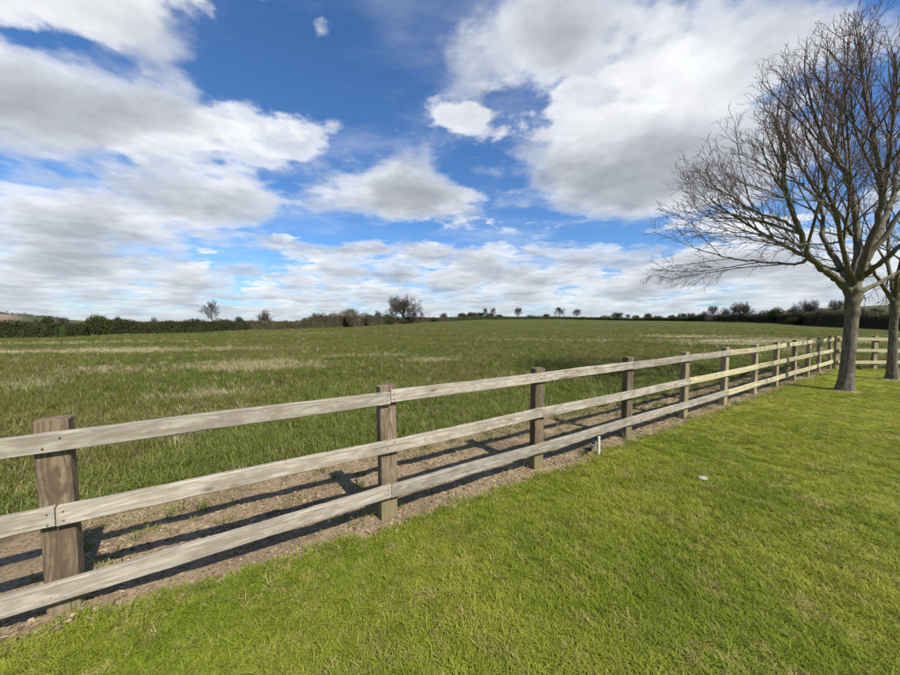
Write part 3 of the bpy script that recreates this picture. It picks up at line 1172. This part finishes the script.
FAR_TREES = [
    ('slender', 212, 298.5, 19, 78, 'slender open bare tree standing tall above the dark green hedge', .3),
    ('shaggy', 265, 308, 15, 90, 'small round bare tree rising from the hedge past the slender one', 1.3),
    ('shaggy', 154, 315.5, 11, 72, 'low twiggy tree barely topping the dark green hedge', 2.1),
    ('dome', 63, 316, 11, 70, 'small twiggy tree in the hedge beside the round green bush', .6),
    ('oak', 403, 294, 38, 142, 'large bare oak, the tallest tree on the field boundary', .8),
    ('shaggy', 378, 309, 10, 146, 'small bare tree just outside the oak on its scrubby side', 2.0),
    ('round', 415, 311.5, 6, 150, 'tiny round bare tree beside the large oak', 1.0),
    ('slender', 421.5, 310.5, 5, 152, 'tiny upright slender tree beside the large oak', 2.5),
    ('shaggy', 444, 311.5, 9, 172, 'small round dark tree standing alone in the hedge beyond the oak', .2),
    ('dome', 462, 312.5, 11, 235, 'tree at the oak end of the low brown copse on the ridge', .4),
    ('dome', 471, 311.5, 12, 240, 'second copse tree from the oak end on the ridge', 1.4),
    ('dome', 480, 311.8, 12, 236, 'middle tree of the low brown copse, under the two thin trees', 2.4),
    ('dome', 490, 312.8, 11, 245, 'low copse tree beside the middle one, away from the oak', 3.4),
    ('dome', 499, 314.2, 10, 240, 'last and lowest tree of the brown ridge copse', 4.4),
    ('round', 485.5, 307.5, 6, 232, 'thin bare tree above the copse, on the oak side of its twin', .9),
    ('round', 493, 307.2, 6, 236, 'thin bare tree above the copse, away from the oak', 2.9),
    ('round', 518.5, 307, 9.5, 212, 'round bare tree on the ridge next to the copse', 1.9),
    ('dome', 546, 313.5, 9, 220, 'low dark rounded tree on the ridge before the pair with clear trunks', 1.0),
    ('round', 559.5, 306.5, 11.5, 214, 'taller of two ridge trees with clear trunks', .1),
    ('round', 577, 308.5, 9.5, 214, 'shorter of two ridge trees with clear trunks', 2.2),
    ('dome', 617.5, 311.8, 12, 196, 'dark domed tree at the head of the row beyond the ridge pair', 1.7),
    ('round', 628, 314, 7, 196, 'small bare tree between two domed trees in the hedge row', .7),
    ('dome', 636, 314.8, 8, 192, 'low domed tree in the hedge row', 2.7),
    ('dome', 648, 312.8, 10, 186, 'dense dark domed tree in the middle of the hedge row', 3.7),
    ('oak', 657.5, 315, 10, 184, 'low spreading pale tree beside the dense domed tree', .5),
    ('oak', 672, 314.2, 10, 172, 'wide grey tree at the start of the dark tangled hedge', 1.5),
    ('dome', 682, 312.6, 9, 168, 'dark bare tree paired with a paler one in the hedge', 2.5),
    ('oak', 690, 312, 12, 166, 'paler wide tree paired with a dark one in the hedge', 3.5),
    ('shaggy', 704, 310, 10, 150, 'thin grey tree among the clump beside the broad oak', .3),
    ('round', 713, 305, 13, 146, 'tall thin grey tree in the clump beside the broad oak', 1.3),
    ('shaggy', 725, 306.5, 11, 140, 'twiggy tree squeezed between the tall thin one and the broad oak', 2.3),
    ('oak', 741, 300.8, 25, 126, 'broad bare oak in the hedge behind the middle of the fence', .9),
    ('dome', 768, 309.5, 17, 116, 'dark dense tree next to the ivy covered bush', 1.9),
    ('oak', 807, 298, 25, 104, 'wide bare tree behind the fence corner', 2.9),
    ('round', 836, 299, 19, 102, 'round brownish bare tree behind the thick grey trunk', 1.1),
    ('shaggy', 821, 306, 14, 98, 'shaggy low tree between two taller ones behind the fence corner', .6),
    ('shaggy', 868, 309, 12, 150, 'small bare tree on the rising ground between the two lawn trunks', 1.6),
    ('dome', 884, 307, 18, 160, 'dark crowned tree on the rising ground beside the slender trunk', 2.6),
    ('shaggy', 793, 304, 13, 108, 'shaggy tree between the ivy covered bush and the wide bare tree', 4.0),
    ('round', 849, 303, 14, 106, 'round tree half hidden by the thick grey trunk', .4),
    ('shaggy', 860, 306, 12, 104, 'shaggy tree close beside the thick grey trunk', 2.4),
    ('round', 875, 307.5, 13, 110, 'round tree midway between the two lawn trunks', 5.1),
    ('round', 912, 303, 18, 120, 'bare tree in the hedge past the slender lawn tree', 3.1),
]
for a in FAR_TREES:
    far_tree(*a)


# ------------------------------------------------------------------ hedges and bushes made of leaf and twig faces
def leaf_faces(rn, V, Fs, c, size, n_dir=None):
    d = Vector((rn.gauss(0, 1), rn.gauss(0, 1), rn.gauss(0, 1))).normalized()
    e = d.orthogonal().normalized()
    s = size * rn.uniform(.5, 1.2)
    k = len(V)
    V.extend((c - d * s * .5 - e * s * .28, c + d * s * .5 - e * s * .12, c + d * s * .35 + e * s * .38, c - d * s * .4 + e * s * .3))
    Fs.append((k, k + 1, k + 2, k + 3))


def sprig(rn, V, Fs, c, L, w):
    d = Vector((rn.gauss(0, .32), rn.gauss(0, .32), 1)).normalized()
    e = Vector((rn.gauss(0, 1), rn.gauss(0, 1), 0)).normalized()
    k = len(V)
    V.extend((c - e * w, c + e * w, c + d * L))
    Fs.append((k, k + 1, k + 2))


def hedge(name, px0, px1, hfun, width, mats, label, seed, dens=26, setback=0.0):
    rn = random.Random(seed)
    root = None
    path = []
    N = max(12, int(abs(px1 - px0) / 2.5))
    for i in range(N + 1):
        px = px0 + (px1 - px0) * i / N
        b = bound_at(px)
        k = 1 + setback / math.hypot(b.x, b.y)
        path.append((px, Vector((b.x * k, b.y * k, 0))))
    mid = path[N // 2][1]
    root = empty(name, (mid.x, mid.y, GZ(mid.x, mid.y)))
    o0 = Vector(root.location)
    tag(root, label, 'hedge')
    V, Fs, V2, F2, CV, CF = [], [], [], [], [], []
    ring = 9
    for i in range(N):
        (pa, a), (pb, b) = path[i], path[i + 1]
        seg = b - a
        L = seg.length
        nrm = Vector((-seg.y, seg.x, 0)).normalized()
        # core: lumpy dark mass behind the leaves
        px = pa
        h = hfun(px) * (0.82 + .3 * rn.random())
        z = GZ(a.x, a.y); zb = GZ(b.x, b.y)
        for q in range(ring):
            t = math.pi * q / (ring - 1)
            CV.append(Vector((a.x, a.y, z - .3)) + nrm * (math.cos(t) * width * .42 * rn.uniform(.85, 1.1)) + Vector((0, 0, (math.sin(t) ** .6) * h * .86 * rn.uniform(.9, 1.08) + .3 * math.sin(t))) - o0)
        n = int(L * (h * 2 + width) * dens)
        ha = hfun(pa) * (0.75 + .5 * float(vnoise(a.x * .35, a.y * .35, seed)))
        hb_ = hfun(pb) * (0.75 + .5 * float(vnoise(b.x * .35, b.y * .35, seed)))
        for _ in range(n):
            u = rn.random()
            p = a.lerp(b, u)
            hh = (ha + (hb_ - ha) * u)
            t = math.pi * rn.random()
            rr = rn.uniform(.72, 1.08)
            c = Vector((p.x, p.y, z + (zb - z) * u)) + nrm * (math.cos(t) * width * .5 * rr) + Vector((0, 0, (max(math.sin(t), 0) ** .6) * hh * rr)) - o0
            if rn.random() < .62:
                leaf_faces(rn, V, Fs, c, .12 + .0012 * p.length)
            else:
                sprig(rn, V2, F2, c, rn.uniform(.2, .6), .014 + .0002 * p.length)
    for i in range(N - 1):
        for q in range(ring - 1):
            CF.append((i * ring + q, (i + 1) * ring + q, (i + 1) * ring + q + 1, i * ring + q + 1))
    mesh_obj('hedge_body', CV, CF, mats[0], root, True)
    o = mesh_obj('foliage', V, Fs, mats[0], root)
    o['kind'] = 'stuff'
    o = mesh_obj('twigs', V2, F2, mats[1], root)
    o['kind'] = 'stuff'
    return root


hedge('hedge', -60, 246, lambda x: float(np.interp(x, [-60, 0, 40, 60, 68, 76, 110, 150, 200, 246], [2.3, 2.35, 2.35, 2.2, 1.9, 2.0, 2.4, 2.45, 2.35, 2.1])), 2.4,
      (M['hedge_green'], M['hedge_brown']), 'dark green hedge along the low side of the field', 101, 80)
hedge('hedge', 244, 452, lambda x: float(np.interp(x, [244, 300, 330, 360, 400, 420, 452], [2.4, 2.5, 3.2, 3.6, 2.6, 2.2, 1.8])), 2.4,
      (M['hedge_brown'], M['scrub_tan']), 'brown scrubby hedge running up to the large bare oak', 103, 46)
hedge('hedge', 446, 700, lambda x: float(np.interp(x, [446, 480, 560, 640, 700], [1.9, 1.9, 1.7, 1.7, 2.0])), 2.2,
      (M['hedge_green'], M['hedge_brown']), 'thin dark hedge along the ridge of the field', 107, 18)
hedge('hedge', 690, 985, lambda x: float(np.interp(x, [690, 740, 780, 790, 820, 860, 900, 985], [2.2, 2.4, 3.0, 3.7, 3.7, 3.4, 3.8, 3.4])), 2.6,
      (M['hedge_brown'], M['wood_grey']), 'dark tangled hedge behind the fence corner and the lawn trees', 109, 48)


def bush(px, top, width_px, Y, mat, twig, label, seed, n=900, nm='bush', lobes=6):
    rn = random.Random(seed)
    b = at(px, 321, Y)
    z = GZ(b.x, b.y)
    H = at(px, top, Y).z - z
    w = width_px / F * Y / 2 * math.cos(math.atan2(abs(b.x), b.y)) ** .5
    root = empty(nm, (b.x, b.y, z))
    tag(root, label, 'bush', 'bushes along the field boundary')
    V, Fs, V2, F2 = [], [], [], []
    cl = [(Vector((rn.uniform(-.62, .62) * w, rn.uniform(-.5, .5) * w, H * rn.uniform(.34, .66))), rn.uniform(.34, .52)) for _ in range(lobes)]
    cl.append((Vector((0, 0, H * .60)), .5))
    for _ in range(n):
        c, s = rn.choice(cl)
        d = Vector((rn.gauss(0, 1), rn.gauss(0, 1), rn.gauss(0, 1))).normalized() * rn.uniform(.55, 1.08) ** .6
        p = c + Vector((d.x * w * s, d.y * w * s, d.z * H * min(s, .42)))
        if p.z < 0.02:
            p.z = rn.uniform(.02, .3)
        if rn.random() < .7:
            leaf_faces(rn, V, Fs, p, .12 + .0012 * Y)
        else:
            sprig(rn, V2, F2, p, rn.uniform(.3, .9), .018 + .00022 * Y)
    for o in (mesh_obj('foliage', V, Fs, mat, root), mesh_obj('twigs', V2, F2, twig, root)):
        o['kind'] = 'stuff'
    SV, SF = [], []
    for k in range(6):
        a = k * 1.05
        q = Vector((math.cos(a) * w * .12, math.sin(a) * w * .12, -.3))
        tube(SV, SF, [q, q + Vector((math.cos(a) * w * .15, math.sin(a) * w * .15, H * .4)), q + Vector((math.cos(a) * w * .4, math.sin(a) * w * .4, H * .85))], [.07, .05, .02], 5)
    mesh_obj('stem', SV, SF, M['far_bark'], root)


BUSHES = [
    (94, 315.5, 30, 56, 'bush_green', 'hedge_green', 'round green bush standing proud of the dark green hedge', 1, 1500),
    (45, 318.5, 22, 55, 'bush_green', 'hedge_green', 'low green bush merging into the dark green hedge near its end', 2, 900),
    (118, 318.5, 16, 62, 'hedge_green', 'hedge_brown', 'dark flat topped bush just past the round green one', 3, 700),
    (240, 317.5, 13, 82, 'hedge_green', 'hedge_brown', 'dark domed bush between the slender tree and the round tree', 4, 600),
    (318, 313.5, 18, 104, 'hedge_brown', 'scrub_tan', 'dark brown thicket at the foot of the tan scrub', 5, 800),
    (347, 309.5, 34, 114, 'scrub_tan', 'scrub_tan', 'large tan leafless scrub mound short of the bare oak', 6, 1700),
    (332, 313, 16, 110, 'scrub_tan', 'hedge_brown', 'smaller tan scrub mound leaning on the large one', 7, 700),
    (366, 313, 18, 122, 'scrub_tan', 'hedge_brown', 'brown scrub mound between the tan mound and the oak', 8, 800),
    (391, 314.5, 20, 136, 'bush_green', 'hedge_brown', 'olive green bush under the large bare oak', 9, 900),
    (433, 317.5, 12, 162, 'hedge_green', 'hedge_brown', 'low dark bush on the slope beyond the oak', 10, 500),
    (530, 315.5, 12, 205, 'hedge_green', 'hedge_brown', 'low dark bush on the ridge before the domed tree', 11, 500),
    (606, 315.5, 14, 196, 'hedge_green', 'hedge_brown', 'low dark bush where the ridge hedge bends', 12, 500),
    (777, 307.5, 24, 110, 'hedge_green', 'bush_green', 'dark ivy covered bush near the broad bare oak', 13, 1400),
    (797, 317, 26, 100, 'hedge_green', 'hedge_green', 'very dark dense bush at the hedge behind the fence', 14, 1100),
    (756, 318, 16, 120, 'hedge_green', 'hedge_brown', 'small dark bush at the foot of the broad bare oak', 15, 600),
    (720, 315, 26, 140, 'wood_grey', 'wood_grey', 'grey brown thicket under the tall thin trees', 16, 1000),
    (826, 311, 26, 92, 'hedge_brown', 'wood_grey', 'tall grey brown thicket behind the fence corner', 17, 1300),
    (846, 310, 22, 94, 'wood_grey', 'wood_grey', 'brown thicket hidden partly by the thick grey trunk', 18, 1000),
    (875, 317.5, 26, 86, 'hedge_green', 'hedge_brown', 'dark bush in the hedge between the two lawn trunks', 19, 1100),
    (905, 316, 24, 82, 'hedge_green', 'hedge_brown', 'dark bush in the hedge past the slender lawn trunk', 20, 1000),
]
for (px, top, wpx, Y, m1, m2, lab, sd, n) in BUSHES:
    bush(px, top, wpx, Y, M[m1], M[m2], lab, 300 + sd, n * 3)


def far_wood():
    """woods and hedgerows on the far hills, one mass at this distance"""
    rn = random.Random(77)
    V, Fs = [], []
    def clump(th, r, w, h, n):
        x, y = r * math.sin(th), r * math.cos(th)
        zc = GZ(x, y)
        for _ in range(n):
            xx = x + rn.uniform(-w, w); yy = y + rn.uniform(-4, 4)
            leaf_faces(rn, V, Fs, Vector((xx, yy, zc - .5 + abs(rn.gauss(0, .4)) * h)), .55 + .0011 * r)
    for k in range(90):
        th = R(-64) + R(15) * k / 89
        clump(th, 655 + 8 * math.sin(k), 6, 3 + 1.2 * math.sin(k * .7), 70)
    for k in range(60):
        th = R(37) + R(28) * k / 59
        clump(th, 196 + 5 * math.sin(k * .3), 2, 1.0, 60)
    for k in range(80):
        th = R(36) + R(30) * k / 79
        clump(th, 285 + 6 * math.sin(k * .5), 2.5, 2.0 + .8 * math.sin(k * .9), 130)
    for k in range(120):
        th = R(-45) + R(68) * k / 119
        clump(th, 420, 6, 1.6 + 1.0 * math.sin(k * 1.3), 60)
    o = mesh_obj('distant_woodland', V, Fs, M['wood_grey'])
    tag(o, 'far off belts of bare woodland on the hills beyond the field', 'woodland', kind='stuff')


far_wood()

# ------------------------------------------------------------------ small things
def ring_mesh(V, Fs, z0, r0, z1, r1, S=12):
    b = len(V)
    for z, r in ((z0, r0), (z1, r1)):
        for k in range(S):
            V.append(Vector((r * math.cos(6.2832 * k / S), r * math.sin(6.2832 * k / S), z)))
    for k in range(S):
        Fs.append((b + k, b + (k + 1) % S, b + S + (k + 1) % S, b + S + k))


def small_things():
    # white stake under the bottom rail
    p = gp(598.5, 456)
    root = empty('marker_stake', (p.x, p.y, 0), FROT)
    tag(root, 'short white plastic stake standing under the bottom rail', 'stake')
    V, Fs = [], []
    w, t, h = .017, .008, .235
    for z, k in ((-.12, 1), (h - .006, 1), (h, .8)):
        for sx, sy in ((-1, -1), (1, -1), (1, 1), (-1, 1)):
            V.append(Vector((sx * w * k, sy * t * k, z)))
    for i in range(2):
        for j in range(4):
            Fs.append((i * 4 + j, i * 4 + (j + 1) % 4, (i + 1) * 4 + (j + 1) % 4, (i + 1) * 4 + j))
    Fs.append((8, 9, 10, 11))
    mesh_obj('shaft', V, Fs, M['white_plastic'], root)
    V, Fs = [], []
    for z in (.055, .075):
        for sx, sy in ((-1, -1), (1, -1), (1, 1), (-1, 1)):
            V.append(Vector((sx * (w + .003), sy * (t + .003), z)))
    for j in range(4):
        Fs.append((j, (j + 1) % 4, 4 + (j + 1) % 4, 4 + j))
    Fs.append((4, 5, 6, 7))
    mesh_obj('collar', V, Fs, M['white_plastic'], root)
    # black pipe fitting lying beside it
    q = gp(592.5, 452)
    root = empty('pipe_fitting', (q.x + .01, q.y + .03, 0.03), FROT + .2)
    tag(root, 'small black plastic pipe fitting lying beside the white stake', 'fitting')
    V, Fs = [], []
    tube(V, Fs, [Vector((-.075, 0, .015)), Vector((-.02, 0, .022)), Vector((.015, 0, .034)), Vector((.03, 0, .07))], [.017, .018, .019, .018], 10, True)
    mesh_obj('elbow', V, Fs, M['black_plastic'], root, True)
    V, Fs = [], []
    tube(V, Fs, [Vector((-.088, 0, .013)), Vector((-.06, 0, .016))], [.026, .026], 8, True)
    Fs.append(tuple(reversed(range(8))))
    mesh_obj('nut', V, Fs, M['black_plastic'], root)
    V, Fs = [], []
    tube(V, Fs, [Vector((.028, 0, .062)), Vector((.036, 0, .088))], [.026, .025], 8, True)
    Fs.append(tuple(reversed(range(8))))
    mesh_obj('nut', V, Fs, M['black_plastic'], root)
    # pale flat stone on the lawn
    import bmesh
    bm = bmesh.new()
    bmesh.ops.create_icosphere(bm, subdivisions=3, radius=1)
    for v in bm.verts:
        n = 1 + .30 * (float(fbm(v.co.x * 1.4 + 5, v.co.y * 1.4 + v.co.z, 91)) - .5)
        v.co = Vector((v.co.x * .062 * n, v.co.y * .036 * n, v.co.z * .017 * n))
    me = bpy.data.meshes.new('stone'); bm.to_mesh(me); bm.free()
    me.materials.append(M['pale_stone'])
    for pl in me.polygons: pl.use_smooth = True
    o = bpy.data.objects.new('stone', me); COL.objects.link(o)
    s = gp(703, 480)
    o.location = (s.x, s.y, .020); o.rotation_euler = (.05, .1, .25)
    tag(o, 'pale flat stone lying alone in the mown lawn', 'stone')


small_things()

# ------------------------------------------------------------------ grass, straw and clods (instanced stuff)
def blades(name, n, spread, h, w, lean, mat, seed, bend=.5):
    rn = random.Random(seed)
    V, Fs = [], []
    for _ in range(n):
        a = rn.uniform(0, 6.283); r = spread * math.sqrt(rn.random())
        p = Vector((r * math.cos(a), r * math.sin(a), -.006))
        hh = h * rn.uniform(.45, 1.15)
        ld = rn.uniform(0, 6.283)
        out = Vector((math.cos(ld), math.sin(ld), 0)) * (hh * lean * rn.uniform(.2, 1.4)) + Vector((math.cos(a), math.sin(a), 0)) * (hh * lean * .4 * r / spread)
        s = Vector((-math.sin(ld), math.cos(ld), 0)) * (w * rn.uniform(.7, 1.3) / 2)
        k = len(V)
        m1 = p + out * .25 + Vector((0, 0, hh * .5)); m2 = p + out * (.62) + Vector((0, 0, hh * .86))
        tip = p + out * (1.05 + bend * .3) + Vector((0, 0, hh * (1.0 - bend * .12)))
        V += [p - s, p + s, m1 + s * .9, m1 - s * .9, m2 + s * .6, m2 - s * .6, tip]
        Fs += [(k, k + 1, k + 2, k + 3), (k + 3, k + 2, k + 4, k + 5), (k + 5, k + 4, k + 6)]
    me = bpy.data.meshes.new(name)
    me.from_pydata([tuple(v) for v in V], [], Fs)
    me.materials.append(mat)
    return bpy.data.objects.new(name, me)


def lumps(name, sx, sy, sz, mat, seed):
    rn = random.Random(seed)
    V = [Vector((sx * rn.uniform(.6, 1) * a, sy * rn.uniform(.6, 1) * b, sz * rn.uniform(.6, 1) * c)) for a in (-1, 1) for b in (-1, 1) for c in (-1, 1)]
    Fs = [(0, 1, 3, 2), (4, 6, 7, 5), (0, 4, 5, 1), (2, 3, 7, 6), (0, 2, 6, 4), (1, 5, 7, 3)]
    me = bpy.data.meshes.new(name)
    me.from_pydata([tuple(v) for v in V], [], Fs)
    me.materials.append(mat)
    return bpy.data.objects.new(name, me)


def scatter(name, P_, rot, scl, idx, tint, protos, kindlabel):
    me = bpy.data.meshes.new(name)
    n = len(P_)
    me.vertices.add(n)
    me.vertices.foreach_set('co', np.asarray(P_, np.float32).ravel())
    for nm, typ, arr, key in (('rot', 'FLOAT_VECTOR', rot, 'vector'), ('scl', 'FLOAT_VECTOR', scl, 'vector'), ('idx', 'INT', idx, 'value'), ('tint', 'FLOAT', tint, 'value')):
        a = me.attributes.new(nm, typ, 'POINT')
        a.data.foreach_set(key, np.asarray(arr, np.int32 if typ == 'INT' else np.float32).ravel())
    me.update()
    o = bpy.data.objects.new(name, me)
    COL.objects.link(o)
    tag(o, kindlabel, kind='stuff')
    g = bpy.data.node_groups.new(name + '_nodes', 'GeometryNodeTree')
    g.interface.new_socket('Geometry', in_out='INPUT', socket_type='NodeSocketGeometry')
    g.interface.new_socket('Geometry', in_out='OUTPUT', socket_type='NodeSocketGeometry')
    N, L = g.nodes, g.links
    gi = N.new('NodeGroupInput'); go = N.new('NodeGroupOutput')
    m2p = N.new('GeometryNodeMeshToPoints')
    L.new(gi.outputs[0], m2p.inputs['Mesh'])
    iop = N.new('GeometryNodeInstanceOnPoints')
    L.new(m2p.outputs[0], iop.inputs['Points'])
    # Join Geometry lists the links last-in first: link in reverse so index 0 is protos[0]
    jn = N.new('GeometryNodeJoinGeometry')
    for pr in reversed(protos):
        oi = N.new('GeometryNodeObjectInfo')
        oi.inputs['Object'].default_value = pr
        oi.inputs['As Instance'].default_value = True
        L.new(oi.outputs['Geometry'], jn.inputs[0])
    L.new(jn.outputs[0], iop.inputs['Instance'])
    iop.inputs['Pick Instance'].default_value = True

    def na(nm, t):
        x = N.new('GeometryNodeInputNamedAttribute')
        x.data_type = t
        x.inputs['Name'].default_value = nm
        return x.outputs[0]
    L.new(na('idx', 'INT'), iop.inputs['Instance Index'])
    L.new(na('rot', 'FLOAT_VECTOR'), iop.inputs['Rotation'])
    L.new(na('scl', 'FLOAT_VECTOR'), iop.inputs['Scale'])
    L.new(iop.outputs[0], go.inputs[0])
    md = o.modifiers.new('scatter', 'NODES')
    md.node_group = g
    return o


def polar_points(bands, th0, th1):
    out = []
    for r0, r1, dens in bands:
        area = (th1 - th0) / 2 * (r1 * r1 - r0 * r0)
        n = int(area * dens)
        r = np.sqrt(rng.uniform(r0 * r0, r1 * r1, n)); th = rng.uniform(th0, th1, n)
        out.append(np.stack([r * np.sin(th), r * np.cos(th)], 1))
    return np.vstack(out)


def fence_ts(xy):
    dx = xy[:, 0] - FC.x; dy = xy[:, 1] - FC.y
    return dx * FD.x + dy * FD.y, dx * FN.x + dy * FN.y


def rots(n, tilt=.12):
    return np.stack([rng.normal(0, tilt, n), rng.normal(0, tilt, n), rng.uniform(0, 6.283, n)], 1)


def lawn_grass():
    protos = [blades('lawn_tuft', 36, .050, .030, .0036, 1.15, M['lawn_blade'], 1 + k) for k in range(4)]
    xy = polar_points([(.9, 2.6, 900), (2.6, 4.5, 620), (4.5, 8, 330), (8, 13, 170), (13, 26, 50)], R(-88), R(88))
    xy = np.vstack([xy, polar_points([(0, .9, 900)], -math.pi, math.pi), polar_points([(.9, 3.2, 520)], R(88), R(272))])
    t, s = fence_ts(xy)
    ok = (s < lawn_edge(t) + .02) & (xy[:, 1] < RET_Y - .1) & (t < T1)
    ok |= (xy[:, 0] > CORNER.x) & (xy[:, 1] < RET_Y - .1) & (xy[:, 0] < 30)
    xy = xy[ok]; s = s[ok]; t = t[ok]
    n = len(xy)
    d = np.hypot(xy[:, 0], xy[:, 1])
    hgt = .45 + .75 * fbm(xy[:, 0] * 1.3, xy[:, 1] * 1.3, 201) * fbm(xy[:, 0] * 5, xy[:, 1] * 5, 203) * 1.6
    rim = np.exp(-((s - lawn_edge(t)) / .09) ** 2) * (rng.random(n) < .5)
    sc_ = (1 + .028 * np.clip(d - 2, 0, 20)) * rng.uniform(.8, 1.2, n)
    scl = np.stack([sc_, sc_, sc_ * (hgt + rim * .6)], 1)
    P_ = np.concatenate([xy, .002 + berm(xy[:, 0], xy[:, 1])[:, None]], 1)
    scatter('lawn_grass', P_, rots(n, .16), scl, rng.integers(0, 4, n), rng.random(n), protos, 'short mown green grass of the lawn')
    print('lawn', n)


def field_grass():
    protos = [blades('field_tuft', 22, .07, .15, .0055, .55, M['field_blade'], 11 + k) for k in range(3)] + \
             [blades('lush_tuft', 26, .08, .20, .0065, .55, M['lush_blade'], 21 + k) for k in range(3)] + \
             [blades('dry_tuft', 20, .07, .17, .0042, .7, M['dry_blade'], 31 + k) for k in range(3)]
    xy = polar_points([(1.2, 5, 300), (5, 9, 170), (9, 16, 62), (16, 30, 17), (30, 60, 4.2), (60, 110, .9)], R(-72), R(64))
    t, s = fence_ts(xy)
    ok = (s > strip_edge(t) - .12) & ((t < T1 - .1) | (xy[:, 1] > RET_Y + .3))
    ok |= (xy[:, 1] > RET_Y + .2) & (xy[:, 0] > CORNER.x)
    ok &= np.hypot(xy[:, 0], xy[:, 1]) < np.interp(np.arctan2(xy[:, 0], xy[:, 1]), _bth, _br) - 3
    xy = xy[ok]; t = t[ok]; s = s[ok]
    n = len(xy)
    d = np.hypot(xy[:, 0], xy[:, 1])
    dr = dryness(xy[:, 0], xy[:, 1])
    lush = fbm(xy[:, 0] / 2.6, xy[:, 1] / 2.6, 211) + .55 * np.exp(-((s - .9) / 1.7) ** 2) - .012 * d
    u = rng.random(n)
    kind = np.where(u < dr * 1.7, 2, np.where(lush + .25 * (u - .5) > .62, 1, 0))
    kind = np.where((kind != 2) & (rng.random(n) < np.where(s < 5, .075, .025)), 2, kind)
    idx = kind * 3 + rng.integers(0, 3, n)
    patch = .65 + .8 * fbm(xy[:, 0] / 1.1, xy[:, 1] / 1.1, 213)
    grow_ = 1 + .035 * np.clip(d - 5, 0, 80)
    near = np.where(s < 6, .62 + .12 * np.exp(-((s - 1.3) / .5) ** 2) + .03 * s, .80)
    sc_ = grow_ * rng.uniform(.7, 1.25, n)
    hz = sc_ * patch * near / np.maximum(1, grow_ ** .75)
    scl = np.stack([sc_, sc_, hz], 1)
    z = ground(xy[:, 0], xy[:, 1])
    P_ = np.concatenate([xy, z[:, None]], 1)
    scatter('field_grass', P_, rots(n, .14), scl, idx, rng.random(n), protos, 'rough pasture grass with bleached dry tufts')
    print('field', n)


def strip_litter():
    m1, T, out = new_mat('straw')
    c = T.mix(inst(T, 'tint'), (.20, .14, .075), (.42, .325, .195))
    principled(T, out, c, .85, .2)
    m2, T, out = new_mat('clod')
    c = T.mix(inst(T, 'tint'), (.11, .074, .042), (.30, .22, .14))
    principled(T, out, c, .95, .1)
    protos = [lumps('straw_chip', .030, .0045, .002, m1, 1), lumps('straw_chip', .018, .008, .003, m1, 2), lumps('wood_chip', .018, .011, .005, m1, 3),
              lumps('clod', .016, .014, .011, m2, 4), lumps('clod', .019, .015, .011, m2, 5), lumps('straw_stalk', .06, .002, .0015, m1, 6)]
    tt = np.concatenate([rng.uniform(-9.5, -3, 22000), rng.uniform(-3, 2, 13000), rng.uniform(2, T1, 8000)])
    e0 = lawn_edge(tt) - .06; e1 = strip_edge(tt) + .05
    s = e0 + (e1 - e0) * rng.random(len(tt))
    # litter lies in drifts
    x = FC.x + FD.x * tt + FN.x * s; y = FC.y + FD.y * tt + FN.y * s
    keep = rng.random(len(tt)) < sstep(.34, .62, fbm(x * 2.4, y * 2.4, 221)) * .9 + .15
    x, y = x[keep], y[keep]
    n = len(x)
    z = ground(x, y) + 0.006 + .012 + 0.060 * (fbm(x * 3.2, y * 3.2, 81) - .5) + 0.028 * (fbm(x * 11, y * 11, 83) - .5) + .003
    r = rots(n, .25)
    sc_ = rng.uniform(.25, .85, n) * np.where(rng.random(n) < .05, 1.8, 1)
    idx = rng.choice(6, n, p=[.32, .20, .10, .12, .05, .21])
    scatter('straw_litter', np.stack([x, y, z], 1), r, np.stack([sc_] * 3, 1), idx, rng.random(n), protos, 'loose straw, wood chips and clods on the bare strip')
    # dead grass lying over the strip, thickest along the field side
    k = 5200
    tt = rng.uniform(-9.5, T1, k)
    e0 = lawn_edge(tt); e1 = strip_edge(tt)
    s = e0 + (e1 - e0) * np.where(rng.random(k) < .65, 1.06 - .42 * rng.random(k) ** 1.7, rng.random(k))
    x = FC.x + FD.x * tt + FN.x * s; y = FC.y + FD.y * tt + FN.y * s
    keep = fbm(x * 1.9, y * 1.9, 241) > .44
    x, y = x[keep], y[keep]; n = len(x)
    protos = [blades('dead_tuft', 16, .06, .055, .0034, 1.7, M['dry_blade'], 51 + q) for q in range(3)]
    sc_ = rng.uniform(.5, 1.2, n)
    scatter('dead_grass', np.stack([x, y, ground(x, y) + .012], 1), rots(n, .3), np.stack([sc_] * 3, 1), rng.integers(0, 3, n), rng.random(n) * .6, protos,
            'dead straw coloured grass lying on the bare strip')
    # odd green tufts in the strip
    k = 2200
    tt = rng.uniform(-9.5, T1, k)
    e0 = lawn_edge(tt); e1 = strip_edge(tt)
    s = e0 + (e1 - e0) * np.where(rng.random(k) < .6, 1 - .25 * rng.random(k) ** 2, rng.random(k))
    x = FC.x + FD.x * tt + FN.x * s; y = FC.y + FD.y * tt + FN.y * s
    keep = fbm(x * 1.6, y * 1.6, 231) + .05 * np.clip(tt, 0, 8) * .3 > .50
    x, y = x[keep], y[keep]; n = len(x)
    protos = [blades('weed_tuft', 14, .05, .10, .007, .8, M['lush_blade'], 41 + k) for k in range(2)]
    sc_ = rng.uniform(.5, 1.1, n)
    scatter('weed_grass', np.stack([x, y, ground(x, y) + .01], 1), rots(n, .2), np.stack([sc_] * 3, 1), rng.integers(0, 2, n), rng.random(n), protos,
            'sparse green weeds sprouting from the bare strip')


lawn_grass()
field_grass()
strip_litter()
